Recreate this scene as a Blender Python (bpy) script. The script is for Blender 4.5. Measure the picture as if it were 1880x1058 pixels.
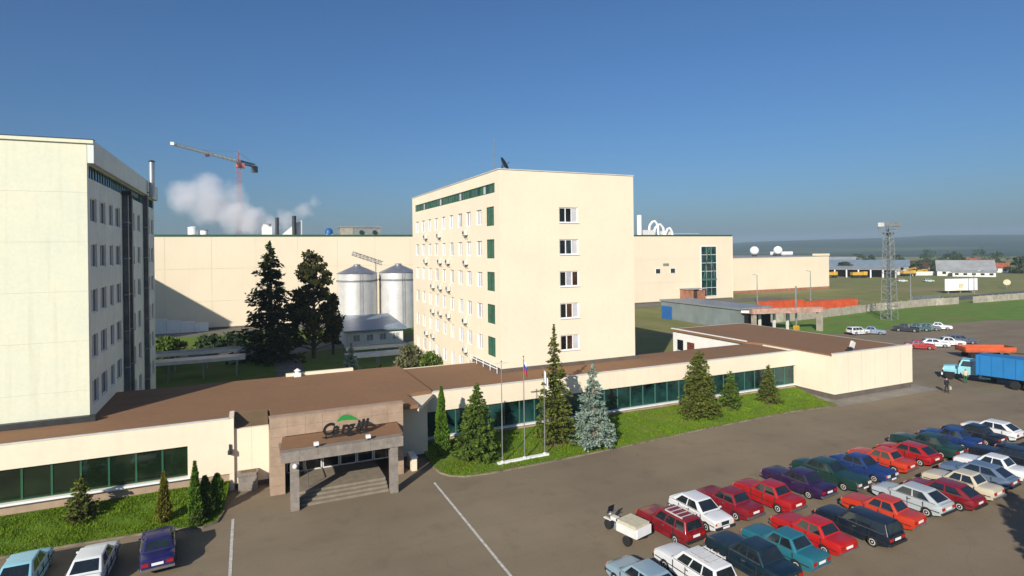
import bpy, bmesh, math, random
import numpy as np
from mathutils import Vector, Matrix
R = math.radians
for o in list(bpy.data.objects): bpy.data.objects.remove(o)
SC = bpy.context.scene
COL = SC.collection
rnd = random.Random(7)

# ------------------------------------------------------------------ camera, sky, sun, exposure
# x runs along the long facade (to the right and away), y runs away from it
cd = bpy.data.cameras.new('camera'); cam = bpy.data.objects.new('camera', cd); COL.objects.link(cam)
cd.sensor_width = 36; cd.lens = 20.51; cd.shift_y = -0.0361; cd.clip_start = .5; cd.clip_end = 20000
cam.matrix_world = Matrix.Translation((0, 0, 16.5)) @ Matrix.Rotation(R(-24.4), 4, 'Z') @ Matrix.Rotation(R(90), 4, 'X') @ Matrix.Rotation(R(-0.69), 4, 'Z')
SC.camera = cam
SUN_EL, SUN_AZ = 25.5, 224.5          # azimuth clockwise from +y
w = bpy.data.worlds.new('World'); SC.world = w; w.use_nodes = True
nt = w.node_tree; nt.nodes.clear()
wo = nt.nodes.new('ShaderNodeOutputWorld'); bg = nt.nodes.new('ShaderNodeBackground'); sky = nt.nodes.new('ShaderNodeTexSky')
sky.sky_type = 'NISHITA'; sky.sun_disc = False; sky.sun_elevation = R(SUN_EL); sky.sun_rotation = R(SUN_AZ)
sky.altitude = 0; sky.air_density = 1.15; sky.dust_density = 1.8; sky.ozone_density = 10.0
bg.inputs[1].default_value = 0.072
nt.links.new(sky.outputs[0], bg.inputs[0]); nt.links.new(bg.outputs[0], wo.inputs[0])
sl = bpy.data.lights.new('sun', 'SUN'); sl.energy = 4.4; sl.angle = R(.5); sl.color = (1, .93, .82)
sun = bpy.data.objects.new('sun', sl); COL.objects.link(sun)
sd = Vector((math.sin(R(SUN_AZ)) * math.cos(R(SUN_EL)), math.cos(R(SUN_AZ)) * math.cos(R(SUN_EL)), math.sin(R(SUN_EL))))
sun.rotation_euler = (-sd).to_track_quat('-Z', 'Y').to_euler(); sun.location = (-60, -60, 60)
SC.view_settings.view_transform = 'Standard'; SC.view_settings.look = 'None'
SC.view_settings.exposure = 0.43; SC.view_settings.gamma = 1; SC.view_settings.use_curve_mapping = False
SC.render.engine = 'CYCLES'
SC.cycles.use_denoising = True; SC.cycles.max_bounces = 6; SC.cycles.volume_bounces = 3
SC.cycles.transparent_max_bounces = 8; SC.cycles.caustics_reflective = False; SC.cycles.caustics_refractive = False

# ------------------------------------------------------------------ materials
MATS = {}
def srgb(r, g, b):
    f = lambda c: (c / 255 / 12.92) if c / 255 <= .04045 else ((c / 255 + .055) / 1.055) ** 2.4
    return (f(r), f(g), f(b))
def pm(name, col, rough=.8, var=.12, scale=1.0, bump=0., metal=0., spec=.3, streak=0., fine=0., col2=None, coat=0., stretch=(1, 1, 1), world=True):
    """principled material with two scales of colour variation, optional vertical streaks and bump"""
    m = bpy.data.materials.new(name); m.use_nodes = True; MATS[name] = m
    n = m.node_tree.nodes; l = m.node_tree.links; b = n['Principled BSDF']
    b.inputs['Roughness'].default_value = rough; b.inputs['Metallic'].default_value = metal
    b.inputs['Specular IOR Level'].default_value = spec; b.inputs['Coat Weight'].default_value = coat
    tc = n.new('ShaderNodeTexCoord'); mp = n.new('ShaderNodeMapping'); mp.inputs['Scale'].default_value = stretch
    if world:
        ge = n.new('ShaderNodeNewGeometry'); l.new(ge.outputs['Position'], mp.inputs[0])
    else: l.new(tc.outputs['Object'], mp.inputs[0])
    c2 = col2 if col2 else tuple(x * (1 - 2.2 * var) for x in col)
    no = n.new('ShaderNodeTexNoise'); no.inputs['Scale'].default_value = scale; no.inputs['Detail'].default_value = 8; no.inputs['Roughness'].default_value = .62
    l.new(mp.outputs[0], no.inputs[0])
    rp = n.new('ShaderNodeValToRGB'); rp.color_ramp.elements[0].position = .32; rp.color_ramp.elements[1].position = .66
    rp.color_ramp.elements[0].color = (*c2, 1); rp.color_ramp.elements[1].color = (*tuple(min(.95, x * (1 + .3 * var)) for x in col), 1)
    l.new(no.outputs[0], rp.inputs[0]); out = rp.outputs[0]
    if streak:
        ms = n.new('ShaderNodeMapping'); ms.inputs['Scale'].default_value = (2.2, 2.2, .12); l.new(mp.outputs[0], ms.inputs[0])
        n2 = n.new('ShaderNodeTexNoise'); n2.inputs['Scale'].default_value = 1.0; n2.inputs['Detail'].default_value = 5; l.new(ms.outputs[0], n2.inputs[0])
        r2 = n.new('ShaderNodeMapRange'); r2.inputs[1].default_value = .52; r2.inputs[2].default_value = .75; r2.inputs[3].default_value = 0; r2.inputs[4].default_value = streak
        l.new(n2.outputs[0], r2.inputs[0])
        mx = n.new('ShaderNodeMixRGB'); mx.blend_type = 'MULTIPLY'; mx.inputs[2].default_value = (.62, .6, .55, 1)
        l.new(r2.outputs[0], mx.inputs[0]); l.new(out, mx.inputs[1]); out = mx.outputs[0]
    if fine:
        n3 = n.new('ShaderNodeTexNoise'); n3.inputs['Scale'].default_value = scale * 14; n3.inputs['Detail'].default_value = 4; l.new(mp.outputs[0], n3.inputs[0])
        r3 = n.new('ShaderNodeMapRange'); r3.inputs[3].default_value = 1 - fine; r3.inputs[4].default_value = 1 + fine; r3.inputs[1].default_value = .3; r3.inputs[2].default_value = .7
        l.new(n3.outputs[0], r3.inputs[0])
        mx = n.new('ShaderNodeMixRGB'); mx.blend_type = 'MULTIPLY'; mx.inputs[0].default_value = 1; l.new(out, mx.inputs[1]); l.new(r3.outputs[0], mx.inputs[2]); out = mx.outputs[0]
    l.new(out, b.inputs['Base Color'])
    if bump:
        bp = n.new('ShaderNodeBump'); bp.inputs['Strength'].default_value = bump; bp.inputs['Distance'].default_value = .05
        l.new(no.outputs[0], bp.inputs['Height']); l.new(bp.outputs[0], b.inputs['Normal'])
    return m
CREAM = (.80, .70, .53)
pm('cream', CREAM, .85, .03, .25, streak=.10, fine=.02)
pm('cream_tower', (.80, .70, .53), .85, .025, .2, streak=.06, fine=.02)
pm('cream_pale', (.69, .685, .53), .85, .06, .35, streak=.22, fine=.03, col2=(.64, .67, .54))
pm('side_sky_tint', (.72, .79, .74), .85, .06, .5, streak=.25, fine=.03)  # left tower's shaded side: bluish skylight painted into the wall colour
pm('cream_panel', (.78, .67, .50), .8, .03, .12, streak=.08)
pm('white_wall', (.80, .79, .74), .8, .05, .6, streak=.12)
pm('white_paint', (.82, .82, .80), .5, .04, 1.5)
pm('off_white', (.66, .66, .62), .6, .08, 1.5)
pm('green_trim', (.025, .11, .055), .5, .1, 1)
pm('green_panel', (.06, .15, .10), .45, .2, 2)
pm('teal_frame', (.06, .16, .125), .5, .1, 1)
pm('roof_brown', (.245, .130, .066), .9, .08, .16, bump=.08, fine=.05, col2=(.215, .122, .064))
pm('roof_olive', (.17, .115, .06), .9, .15, .4, fine=.08)
pm('stone_beige', (.40, .29, .205), .8, .10, 1.5, fine=.10)
pm('stone_grey', (.27, .235, .20), .8, .14, 2.2, fine=.14, bump=.2)
pm('stone_step', (.25, .21, .155), .85, .12, 1.8, fine=.1)
pm('plinth', (.14, .115, .095), .9, .15, .8, fine=.1)
pm('fence_pale', (.50, .46, .37), .9, .15, .8, streak=.3)
pm('concrete', (.40, .365, .29), .9, .15, .8, streak=.25, fine=.1)
pm('kerb_stone', (.24, .20, .14), .95, .25, 1.2, fine=.2)
pm('apron', (.26, .235, .195), .9, .12, .5, fine=.1)
pm('brick_red', (.38, .17, .10), .9, .2, .8, fine=.2)
pm('dark_steel', (.035, .037, .04), .5, .2, 2, spec=.4)
pm('duct_steel', (.11, .13, .145), .5, .2, 1, spec=.4)
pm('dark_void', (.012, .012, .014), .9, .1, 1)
pm('grey_steel', (.30, .32, .33), .45, .12, 1.2, metal=.3)
pm('mast_steel', (.24, .26, .25), .6, .15, 1.2)
pm('galv', (.50, .51, .52), .38, .1, .7, metal=.75, streak=.2)
pm('silo', (.72, .71, .69), .42, .08, .5, metal=.35, streak=.3)
pm('blue_roof', (.22, .29, .36), .4, .12, .5, metal=.2)
pm('grey_blue', (.20, .235, .23), .7, .1, .3, streak=.15)
pm('grey_roof', (.30, .31, .31), .7, .12, .3, fine=.08)
pm('wood_dark', (.08, .04, .025), .8, .2, 2)
pm('door_red', (.16, .05, .03), .6, .2, 2)
pm('letter_black', (.018, .018, .02), .4, .05, 2)
pm('leaf_green', (.03, .25, .05), .4, .05, 2)
pm('red_steel', (.40, .05, .04), .5, .15, 1)
pm('crane_red_hazed', (.46, .13, .11), .6, .15, 1)  # paler than red_steel: distance haze painted into the crane's red
pm('pale_yellow', (.62, .55, .36), .5, .1, 1)  # lightened for the crane jib's haze fade; poster and sign share it
pm('orange', (.60, .105, .035), .6, .12, .7, streak=.2)
pm('orange_dull', (.38, .11, .045), .7, .25, .8)
pm('pinkish', (.50, .31, .24), .8, .2, .9, fine=.2)
pm('yellow', (.62, .36, .04), .5, .15, 1)
pm('cyan_cab', (.26, .55, .62), .35, .08, 1, coat=.3)
pm('trailer_blue', (.02, .175, .42), .5, .08, .5, streak=.1)
pm('tyre', (.02, .02, .02), .9, .1, 4, world=False)
pm('rim', (.62, .60, .55), .4, .1, 4, metal=.15, world=False)
pm('rubber', (.025, .025, .027), .7, .1, 4, world=False)
pm('chrome', (.45, .45, .46), .25, .1, 4, metal=.8, world=False)
pm('lamp_glass', (.70, .70, .66), .12, .05, 4, spec=.6, world=False)
pm('tail_red', (.38, .015, .01), .2, .1, 4, spec=.5, world=False)
pm('plate', (.78, .78, .76), .4, .02, 4, world=False)
pm('marking', (.62, .60, .54), .8, .18, 3, fine=.2, col2=(.34, .31, .27))
pm('soil', (.22, .14, .075), .95, .2, 1)
pm('bark', (.11, .08, .055), .95, .25, 5, bump=.4)
pm('bark_pale', (.36, .27, .18), .95, .2, 5, bump=.4)
pm('path', (.16, .15, .125), .9, .15, .5, fine=.1)
pm('road_grey', (.105, .11, .115), .9, .1, .2)
pm('skin', (.45, .26, .18), .6, .05, 5)
pm('cloth_dark', (.02, .02, .03), .9, .1, 5)
pm('cloth_green', (.03, .10, .05), .9, .1, 5)
pm('cloth_pale', (.55, .50, .36), .9, .1, 5)
pm('flag_white', (.78, .78, .80), .8, .03, 3)
pm('flag_blue', (.03, .07, .42), .8, .03, 3)
pm('flag_red', (.5, .03, .04), .8, .03, 3)
pm('dome_white', (.84, .84, .82), .4, .03, 1)
pm('blue_tank', (.02, .12, .36), .4, .1, 1)

def glass(name, col, rough=.06, var=.35, scale=.5, spec=.6):
    return pm(name, col, rough, var, scale, spec=spec, bump=.12)
glass('pane_dark', (.012, .016, .018)); glass('pane_teal', (.016, .062, .056), .05, .6, .45)
glass('pane_olive', (.014, .028, .012), .05, .5, .25)
glass('pane_pale', (.56, .56, .585), .12, .10, .8, spec=.3); glass('pane_lilac', (.44, .44, .50), .12, .15, .8, spec=.3)
glass('pane_blue', (.035, .06, .075), .07, .4, .6)
glass('pane_brown', (.10, .045, .02), .1, .4, 1.)
pm('car_glass', (.016, .022, .026), .04, .2, 2, spec=1.0, world=False)

def paint_mat():
    m = bpy.data.materials.new('car_paint'); m.use_nodes = True; MATS['car_paint'] = m
    n = m.node_tree.nodes; l = m.node_tree.links; b = n['Principled BSDF']
    oi = n.new('ShaderNodeObjectInfo'); ge = n.new('ShaderNodeNewGeometry')
    no = n.new('ShaderNodeTexNoise'); no.inputs['Scale'].default_value = 1.6; no.inputs['Detail'].default_value = 6; l.new(ge.outputs['Position'], no.inputs[0])
    mr = n.new('ShaderNodeMapRange'); mr.inputs[3].default_value = 0; mr.inputs[4].default_value = .07; mr.inputs[1].default_value = .4; mr.inputs[2].default_value = .75
    l.new(no.outputs[0], mr.inputs[0])
    mx = n.new('ShaderNodeMixRGB'); mx.inputs[2].default_value = (.20, .17, .13, 1)      # road dust
    l.new(mr.outputs[0], mx.inputs[0]); l.new(oi.outputs['Color'], mx.inputs[1]); l.new(mx.outputs[0], b.inputs['Base Color'])
    b.inputs['Roughness'].default_value = .38; b.inputs['Coat Weight'].default_value = .25; b.inputs['Coat Roughness'].default_value = .08
paint_mat()

def leaf_mat(name, dark, light, trans=.2, yellow=None):
    m = bpy.data.materials.new(name); m.use_nodes = True; MATS[name] = m
    n = m.node_tree.nodes; l = m.node_tree.links; b = n['Principled BSDF']
    ge = n.new('ShaderNodeNewGeometry'); no = n.new('ShaderNodeTexNoise'); no.inputs['Scale'].default_value = .9; no.inputs['Detail'].default_value = 3
    l.new(ge.outputs['Position'], no.inputs[0])
    ad = n.new('ShaderNodeMath'); ad.operation = 'MULTIPLY_ADD'; ad.inputs[1].default_value = .55
    l.new(ge.outputs['Random Per Island'], ad.inputs[0]); 
    ml = n.new('ShaderNodeMath'); ml.operation = 'MULTIPLY'; ml.inputs[1].default_value = .62; l.new(no.outputs[0], ml.inputs[0]); l.new(ml.outputs[0], ad.inputs[2])
    rp = n.new('ShaderNodeValToRGB'); e = rp.color_ramp.elements; e[0].position = .15; e[1].position = .8; e[0].color = (*dark, 1); e[1].color = (*light, 1)
    if yellow: x = rp.color_ramp.elements.new(.95); x.color = (*yellow, 1)
    l.new(ad.outputs[0], rp.inputs[0]); l.new(rp.outputs[0], b.inputs['Base Color'])
    b.inputs['Roughness'].default_value = .8; b.inputs['Specular IOR Level'].default_value = .06
    tr = n.new('ShaderNodeBsdfTranslucent'); l.new(rp.outputs[0], tr.inputs[0])
    ms = n.new('ShaderNodeMixShader'); ms.inputs[0].default_value = trans
    l.new(b.outputs[0], ms.inputs[1]); l.new(tr.outputs[0], ms.inputs[2]); l.new(ms.outputs[0], n['Material Output'].inputs[0])
leaf_mat('needles', (.03, .06, .014), (.125, .19, .03))
leaf_mat('needles_dark', (.014, .024, .010), (.045, .062, .020), .15)
leaf_mat('needles_bronze', (.03, .026, .008), (.10, .085, .02), .2)
leaf_mat('needles_olive', (.04, .06, .014), (.16, .185, .034))
leaf_mat('needles_blue', (.09, .14, .11), (.30, .39, .32), .15)
leaf_mat('thuja', (.04, .09, .012), (.15, .27, .03), .2)
leaf_mat('thuja_gold', (.07, .09, .012), (.24, .22, .03), .2)
leaf_mat('birch', (.018, .026, .010), (.07, .075, .02), .25, (.19, .12, .03))
leaf_mat('shrub', (.04, .07, .015), (.13, .19, .035), .2)
leaf_mat('shrub_grey', (.05, .06, .025), (.20, .20, .10), .2)
leaf_mat('tree_far', (.02, .035, .018), (.06, .09, .035), .15)
leaf_mat('grass', (.065, .12, .007), (.19, .30, .018), .25, (.25, .26, .04))
leaf_mat('grass_dry', (.06, .085, .018), (.16, .18, .04), .25)

def ground_mat(name, a, b_, c, s1, s2, bump=.3):
    m = pm(name, a, .95, .2, s1, bump=bump, col2=b_)
    n = m.node_tree.nodes; l = m.node_tree.links; bs = n['Principled BSDF']
    src = bs.inputs['Base Color'].links[0].from_socket
    ge = n.new('ShaderNodeNewGeometry'); no = n.new('ShaderNodeTexNoise'); no.inputs['Scale'].default_value = s2; no.inputs['Detail'].default_value = 6
    l.new(ge.outputs['Position'], no.inputs[0]); mr = n.new('ShaderNodeMapRange'); mr.inputs[1].default_value = .5; mr.inputs[2].default_value = .68
    l.new(no.outputs[0], mr.inputs[0]); mx = n.new('ShaderNodeMixRGB'); mx.inputs[2].default_value = (*c, 1)
    l.new(mr.outputs[0], mx.inputs[0]); l.new(src, mx.inputs[1]); l.new(mx.outputs[0], bs.inputs['Base Color'])
    return m
ground_mat('field', (.21, .20, .065), (.15, .165, .042), (.27, .205, .11), .12, .02)
ground_mat('lawn', (.10, .17, .012), (.07, .135, .009), (.14, .14, .03), .5, .25)
ground_mat('verge', (.135, .215, .025), (.085, .165, .02), (.15, .18, .035), .3, .08)
ground_mat('hillside', (.035, .07, .045), (.02, .042, .03), (.10, .12, .06), .004, .0016, bump=0)

def asphalt_mat():
    m = pm('asphalt', (.245, .193, .127), .9, .10, .10, fine=.0, col2=(.200, .157, .103), spec=.25)
    n = m.node_tree.nodes; l = m.node_tree.links; bs = n['Principled BSDF']
    src = bs.inputs['Base Color'].links[0].from_socket; ge = n.new('ShaderNodeNewGeometry')
    def mul(fac_socket, colour, src):
        mx = n.new('ShaderNodeMixRGB'); mx.blend_type = 'MULTIPLY'; mx.inputs[2].default_value = (*colour, 1)
        l.new(fac_socket, mx.inputs[0]); l.new(src, mx.inputs[1]); return mx.outputs[0]
    def rng(sock, a, b, c=0, d=1):
        r = n.new('ShaderNodeMapRange'); r.inputs[1].default_value = a; r.inputs[2].default_value = b; r.inputs[3].default_value = c; r.inputs[4].default_value = d
        l.new(sock, r.inputs[0]); return r.outputs[0]
    # worn lanes along the row of cars, oil spots, tar joints, grit
    mp = n.new('ShaderNodeMapping'); mp.inputs['Scale'].default_value = (.03, .35, 1); l.new(ge.outputs['Position'], mp.inputs[0])
    a = n.new('ShaderNodeTexNoise'); a.inputs['Scale'].default_value = 1; a.inputs['Detail'].default_value = 4; l.new(mp.outputs[0], a.inputs[0])
    src = mul(rng(a.outputs[0], .45, .75, 0, .35), (.62, .61, .60), src)
    b = n.new('ShaderNodeTexNoise'); b.inputs['Scale'].default_value = .55; b.inputs['Detail'].default_value = 5; l.new(ge.outputs['Position'], b.inputs[0])
    src = mul(rng(b.outputs[0], .56, .72, 0, .28), (.5, .48, .46), src)
    v = n.new('ShaderNodeTexVoronoi'); v.feature = 'DISTANCE_TO_EDGE'; v.inputs['Scale'].default_value = .11
    w_ = n.new('ShaderNodeTexNoise'); w_.inputs['Scale'].default_value = .5; w_.inputs['Detail'].default_value = 4; l.new(ge.outputs['Position'], w_.inputs[0])
    mm = n.new('ShaderNodeMixRGB'); mm.blend_type = 'ADD'; mm.inputs[0].default_value = 3.0; l.new(ge.outputs['Position'], mm.inputs[1]); l.new(w_.outputs['Color'], mm.inputs[2])
    l.new(mm.outputs[0], v.inputs[0])
    src = mul(rng(v.outputs['Distance'], .0, .004, .2, 0), (.5, .47, .45), src)
    gr = n.new('ShaderNodeTexNoise'); gr.inputs['Scale'].default_value = 9; gr.inputs['Detail'].default_value = 3; l.new(ge.outputs['Position'], gr.inputs[0])
    src = mul(rng(gr.outputs[0], .35, .7, 0, .22), (.6, .6, .6), src)
    l.new(src, bs.inputs['Base Color'])
    bp = n.new('ShaderNodeBump'); bp.inputs['Strength'].default_value = .25; bp.inputs['Distance'].default_value = .02
    l.new(gr.outputs[0], bp.inputs['Height']); l.new(bp.outputs[0], bs.inputs['Normal'])
asphalt_mat()

# ------------------------------------------------------------------ mesh and object helpers
OFF = {}
class MB:
    def __init__(s): s.v = []; s.f = []
    def add(s, vs, fs):
        k = len(s.v); s.v += [tuple(p) for p in vs]; s.f += [tuple(i + k for i in f) for f in fs]; return s
    def box(s, x0, x1, y0, y1, z0, z1):
        return s.add([(x0, y0, z0), (x1, y0, z0), (x1, y1, z0), (x0, y1, z0), (x0, y0, z1), (x1, y0, z1), (x1, y1, z1), (x0, y1, z1)],
                     [(3, 2, 1, 0), (4, 5, 6, 7), (0, 1, 5, 4), (1, 2, 6, 5), (2, 3, 7, 6), (3, 0, 4, 7)])
    def prism(s, poly, z0, z1):
        n = len(poly)
        return s.add([(x, y, z0) for x, y in poly] + [(x, y, z1) for x, y in poly],
                     [tuple(range(n - 1, -1, -1)), tuple(range(n, 2 * n))] + [(i, (i + 1) % n, n + (i + 1) % n, n + i) for i in range(n)])
    def sheet(s, poly, z):
        return s.add([(x, y, z) for x, y in poly], [tuple(range(len(poly)))])
    def bar(s, p0, p1, r0, r1=None, n=6):
        r1 = r0 if r1 is None else r1
        a, b = Vector(p0), Vector(p1); d = (b - a).normalized()
        u = d.orthogonal().normalized(); w2 = d.cross(u)
        vs = [a + (u * math.cos(t) + w2 * math.sin(t)) * r0 for t in [2 * math.pi * i / n for i in range(n)]] + \
             [b + (u * math.cos(t) + w2 * math.sin(t)) * r1 for t in [2 * math.pi * i / n for i in range(n)]]
        return s.add(vs, [tuple(range(n - 1, -1, -1)), tuple(range(n, 2 * n))] + [(i, (i + 1) % n, n + (i + 1) % n, n + i) for i in range(n)])
    def lathe(s, c, prof, n=16):
        vs = []; fs = []
        for r, z in prof:
            vs += [(c[0] + r * math.cos(2 * math.pi * i / n), c[1] + r * math.sin(2 * math.pi * i / n), c[2] + z) for i in range(n)]
        for k in range(len(prof) - 1):
            fs += [(k * n + i, k * n + (i + 1) % n, (k + 1) * n + (i + 1) % n, (k + 1) * n + i) for i in range(n)]
        fs += [tuple(range(n - 1, -1, -1)), tuple(range((len(prof) - 1) * n, len(prof) * n))]
        return s.add(vs, fs)
    def obox(s, c, d, lx, ly, z0, z1):
        """box centred at c (x, y) turned so its long side runs along unit vector d"""
        dx, dy = d; n = (-dy, dx)
        P = [(c[0] + a * dx * lx / 2 + b * n[0] * ly / 2, c[1] + a * dy * lx / 2 + b * n[1] * ly / 2) for a, b in ((-1, -1), (1, -1), (1, 1), (-1, 1))]
        return s.prism(P, z0, z1)
    def lattice(s, p0, p1, w0, w1, n, r, up=(0, 0, 1), diag=True):
        a, b = Vector(p0), Vector(p1); d = (b - a).normalized()
        u = Vector(up).cross(d)
        if u.length < .01: u = Vector((1, 0, 0)).cross(d)
        u.normalize(); w2 = d.cross(u)
        ring = []
        for i in range(n + 1):
            c = a.lerp(b, i / n); h = (w0 + (w1 - w0) * i / n) / 2
            ring.append([c + u * h * x + w2 * h * y for x, y in ((-1, -1), (1, -1), (1, 1), (-1, 1))])
        for k in range(4): s.bar(ring[0][k], ring[-1][k], r * 1.4, n=4)
        for i in range(n):
            for k in range(4):
                if diag: s.bar(ring[i][k], ring[i + 1][(k + 1) % 4] if i % 2 else ring[i + 1][k - 1], r, n=3)
                s.bar(ring[i][k], ring[i][(k + 1) % 4], r, n=3)
        return s
    def mesh(s, name, off=(0, 0, 0)):
        me = bpy.data.meshes.new(name)
        me.from_pydata([(x - off[0], y - off[1], z - off[2]) for x, y, z in s.v], [], s.f); me.update(); return me
def link(name, me, mat, parent=None, loc=(0, 0, 0), smooth=None):
    o = bpy.data.objects.new(name, me); COL.objects.link(o)
    if mat and me and not me.materials: me.materials.append(MATS[mat])
    if parent: o.parent = parent; o.location = Vector(loc) - Vector(OFF[parent])
    else: o.location = loc
    OFF[o] = Vector(loc)
    if smooth is not None:
        me.shade_smooth()
        me.set_sharp_from_angle(angle=R(smooth))
    return o
def part(name, mb, mat, parent, smooth=None):
    """mesh given in world coordinates, hung under parent"""
    return link(name, mb.mesh(name, OFF[parent]), mat, parent, OFF[parent], smooth)
def tag(o, label, cat, group=None):
    o['label'] = label; o['category'] = cat
    if group: o['group'] = group
    return o
def thing(name, label, cat, loc=(0, 0, 0), group=None):
    o = bpy.data.objects.new(name, None); COL.objects.link(o); o.empty_display_size = .3
    o.location = loc; OFF[o] = Vector(loc); return tag(o, label, cat, group)
def solo(name, mb, mat, label, cat, group=None, smooth=None):
    base = (sum(p[0] for p in mb.v) / len(mb.v), sum(p[1] for p in mb.v) / len(mb.v), min(p[2] for p in mb.v))
    return tag(link(name, mb.mesh(name, base), mat, None, base, smooth), label, cat, group)
def struct(name, mb, mat, smooth=None):
    o = link(name, mb.mesh(name), mat, None, (0, 0, 0), smooth); o['kind'] = 'structure'; return o
def kids(o): return [c for c in bpy.data.objects if c.parent == o]
TREE = {}
def copy_tree(o, parent=None, colour=None):
    c = o.copy(); COL.objects.link(c); c.parent = parent
    if colour is not None: c.color = (*colour, 1)
    for ch in TREE.get(o.name) or TREE.setdefault(o.name, [k.name for k in o.children]):
        copy_tree(bpy.data.objects[ch], c, colour)
    return c

def wall_holes(p, d, length, z0, z1, holes, depth=.22):
    """wall face from point p along unit direction d, openings (a0, a1, z0, z1) with reveals running inward; outward is to the right of d"""
    mb = MB(); n = (d[1], -d[0])
    xs = sorted({0, length} | {h[0] for h in holes} | {h[1] for h in holes}); zs = sorted({z0, z1} | {h[2] for h in holes} | {h[3] for h in holes})
    pt = lambda a, z, t=0: (p[0] + d[0] * a - n[0] * t, p[1] + d[1] * a - n[1] * t, z)
    for i in range(len(xs) - 1):
        for j in range(len(zs) - 1):
            ca, cz = (xs[i] + xs[i + 1]) / 2, (zs[j] + zs[j + 1]) / 2
            if any(h[0] < ca < h[1] and h[2] < cz < h[3] for h in holes): continue
            mb.add([pt(xs[i], zs[j]), pt(xs[i + 1], zs[j]), pt(xs[i + 1], zs[j + 1]), pt(xs[i], zs[j + 1])], [(0, 1, 2, 3)])
    for a0, a1, b0, b1 in holes:
        for q in (((a0, b0), (a1, b0)), ((a1, b0), (a1, b1)), ((a1, b1), (a0, b1)), ((a0, b1), (a0, b0))):
            (a, za), (b, zb) = q
            mb.add([pt(a, za), pt(b, zb), pt(b, zb, depth), pt(a, za, depth)], [(0, 1, 2, 3)])
    mb.add([pt(0, z1), pt(length, z1), pt(length, z1, depth), pt(0, z1, depth)], [(0, 1, 2, 3)])
    return mb
WCACHE = {}
def window(parent, p, d, a0, a1, z0, z1, frame, panes, cols=2, fw=.07, inset=.10, sill=None):
    """window unit set in a wall opening: frame bars as the part, one pane per light below it"""
    n = (d[1], -d[0]); W = a1 - a0; H = z1 - z0
    org = Vector((p[0] + d[0] * a0 - n[0] * inset, p[1] + d[1] * a0 - n[1] * inset, z0))
    key = (round(W, 2), round(H, 2), cols, fw, d, frame)
    if key not in WCACHE:
        mb = MB()
        def bx(a, b, c, e, t0, t1):
            P = [(d[0] * x + n[0] * t, d[1] * x + n[1] * t) for x, t in ((a, t0), (b, t0), (b, t1), (a, t1))]
            mb.prism(P if d[0] * n[1] - d[1] * n[0] > 0 else P[::-1], c, e)
        bx(0, W, 0, fw, -.06, .02); bx(0, W, H - fw, H, -.06, .02)
        for i in range(cols + 1):
            x = (W - fw) * i / cols; bx(x, x + fw, fw, H - fw, -.06, .018)
        me = mb.mesh('window'); me.materials.append(MATS[frame]); pmeshes = {}
        WCACHE[key] = (me, pmeshes)
    me, pmeshes = WCACHE[key]
    fo = link('window', me, None, parent, org)
    cw = (W - fw) / cols
    for i in range(cols):
        m = panes[i % len(panes)]
        if m not in pmeshes:
            a, b = fw, cw; q = MB().add([(d[0] * x - n[0] * .03, d[1] * x - n[1] * .03, z) for x, z in ((a, fw), (b, fw), (b, H - fw), (a, H - fw))], [(0, 1, 2, 3)])
            pmeshes[m] = q.mesh('pane'); pmeshes[m].materials.append(MATS[m])
        link('pane', pmeshes[m], None, fo, org + Vector((d[0] * cw * i, d[1] * cw * i, 0)))
    return fo

# ------------------------------------------------------------------ ground, lot, lawns, hills
struct('ground', MB().sheet([(-3400, -3400), (3400, -3400), (3400, 3400), (-3400, 3400)], -.02), 'field')
struct('parking_lot', MB().sheet([(-70, -30), (180, -30), (180, 66), (155, 70), (148, 74), (134, 74.6), (121, 75.8), (105, 75), (90, 78), (84, 92), (72, 92), (72, 60), (-70, 60)], -.008), 'asphalt')
def hill_h(r, a):
    t = min(1, max(0, (r - 1100) / 2300)); t = t * t * (3 - 2 * t)
    rise = 34 + 30 * max(0, math.cos(a - R(8))) + 7 * math.sin(a * 5 + 1) + 5 * math.sin(a * 13 + .5) + 3 * math.sin(a * 29)
    return -.06 + t * rise
hm = MB(); NA, rr = 144, [1050, 1300, 1600, 1950, 2350, 2800, 3350]
for r in rr:
    for k in range(NA):
        a = 2 * math.pi * k / NA
        hm.v.append((r * math.cos(a), r * math.sin(a), hill_h(r, a) - (.3 if r == 1050 else 0) + (rnd.uniform(-2, 2) if r > 1700 else 0)))
for j in range(len(rr) - 1):
    for k in range(NA): hm.f.append((j * NA + k, (j + 1) * NA + k, (j + 1) * NA + (k + 1) % NA, j * NA + (k + 1) % NA))
struct('hills', hm, 'hillside', smooth=60)

LAWN_R = [(12.8, 43.2), (12.9, 41.9), (13.4, 41.0), (14.3, 40.4), (16.2, 40.15), (20.8, 40.25), (28.8, 40.65), (38.3, 41.35), (49.4, 41.8), (55.0, 41.3), (55.9, 41.6), (57.0, 47.6), (13.3, 47.6)]
LAWN_L = [(-60, 40.6), (-9.8, 40.75), (-5, 40.5), (-2.6, 39.9), (-1.9, 40.3), (-1.6, 41.6), (-1.3, 44.9), (-1.4, 45.2), (-60, 45.2)]
def lawn_z(x, y):
    if x < 5: t = (y - 41.8) / 3.4; top = .62
    else: t = (y - 43.2) / 4.4; top = .42
    t = min(1, max(0, t)); return .075 + top * t * t * (3 - 2 * t) + .02 * math.sin(x * .9) * math.sin(y * 1.3)
def bank(front, yb, xs):
    mb = MB(); N = 10
    fx = [p[0] for p in front]; fy = [p[1] for p in front]
    for x in xs:
        y0 = float(np.interp(x, fx, fy))
        for k in range(N + 1): y = y0 + (yb - y0) * k / N; mb.v.append((x, y, lawn_z(x, y)))
    for i in range(len(xs) - 1):
        for k in range(N): a = i * (N + 1) + k; mb.f.append((a, a + N + 1, a + N + 2, a + 1))
    return mb
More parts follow.
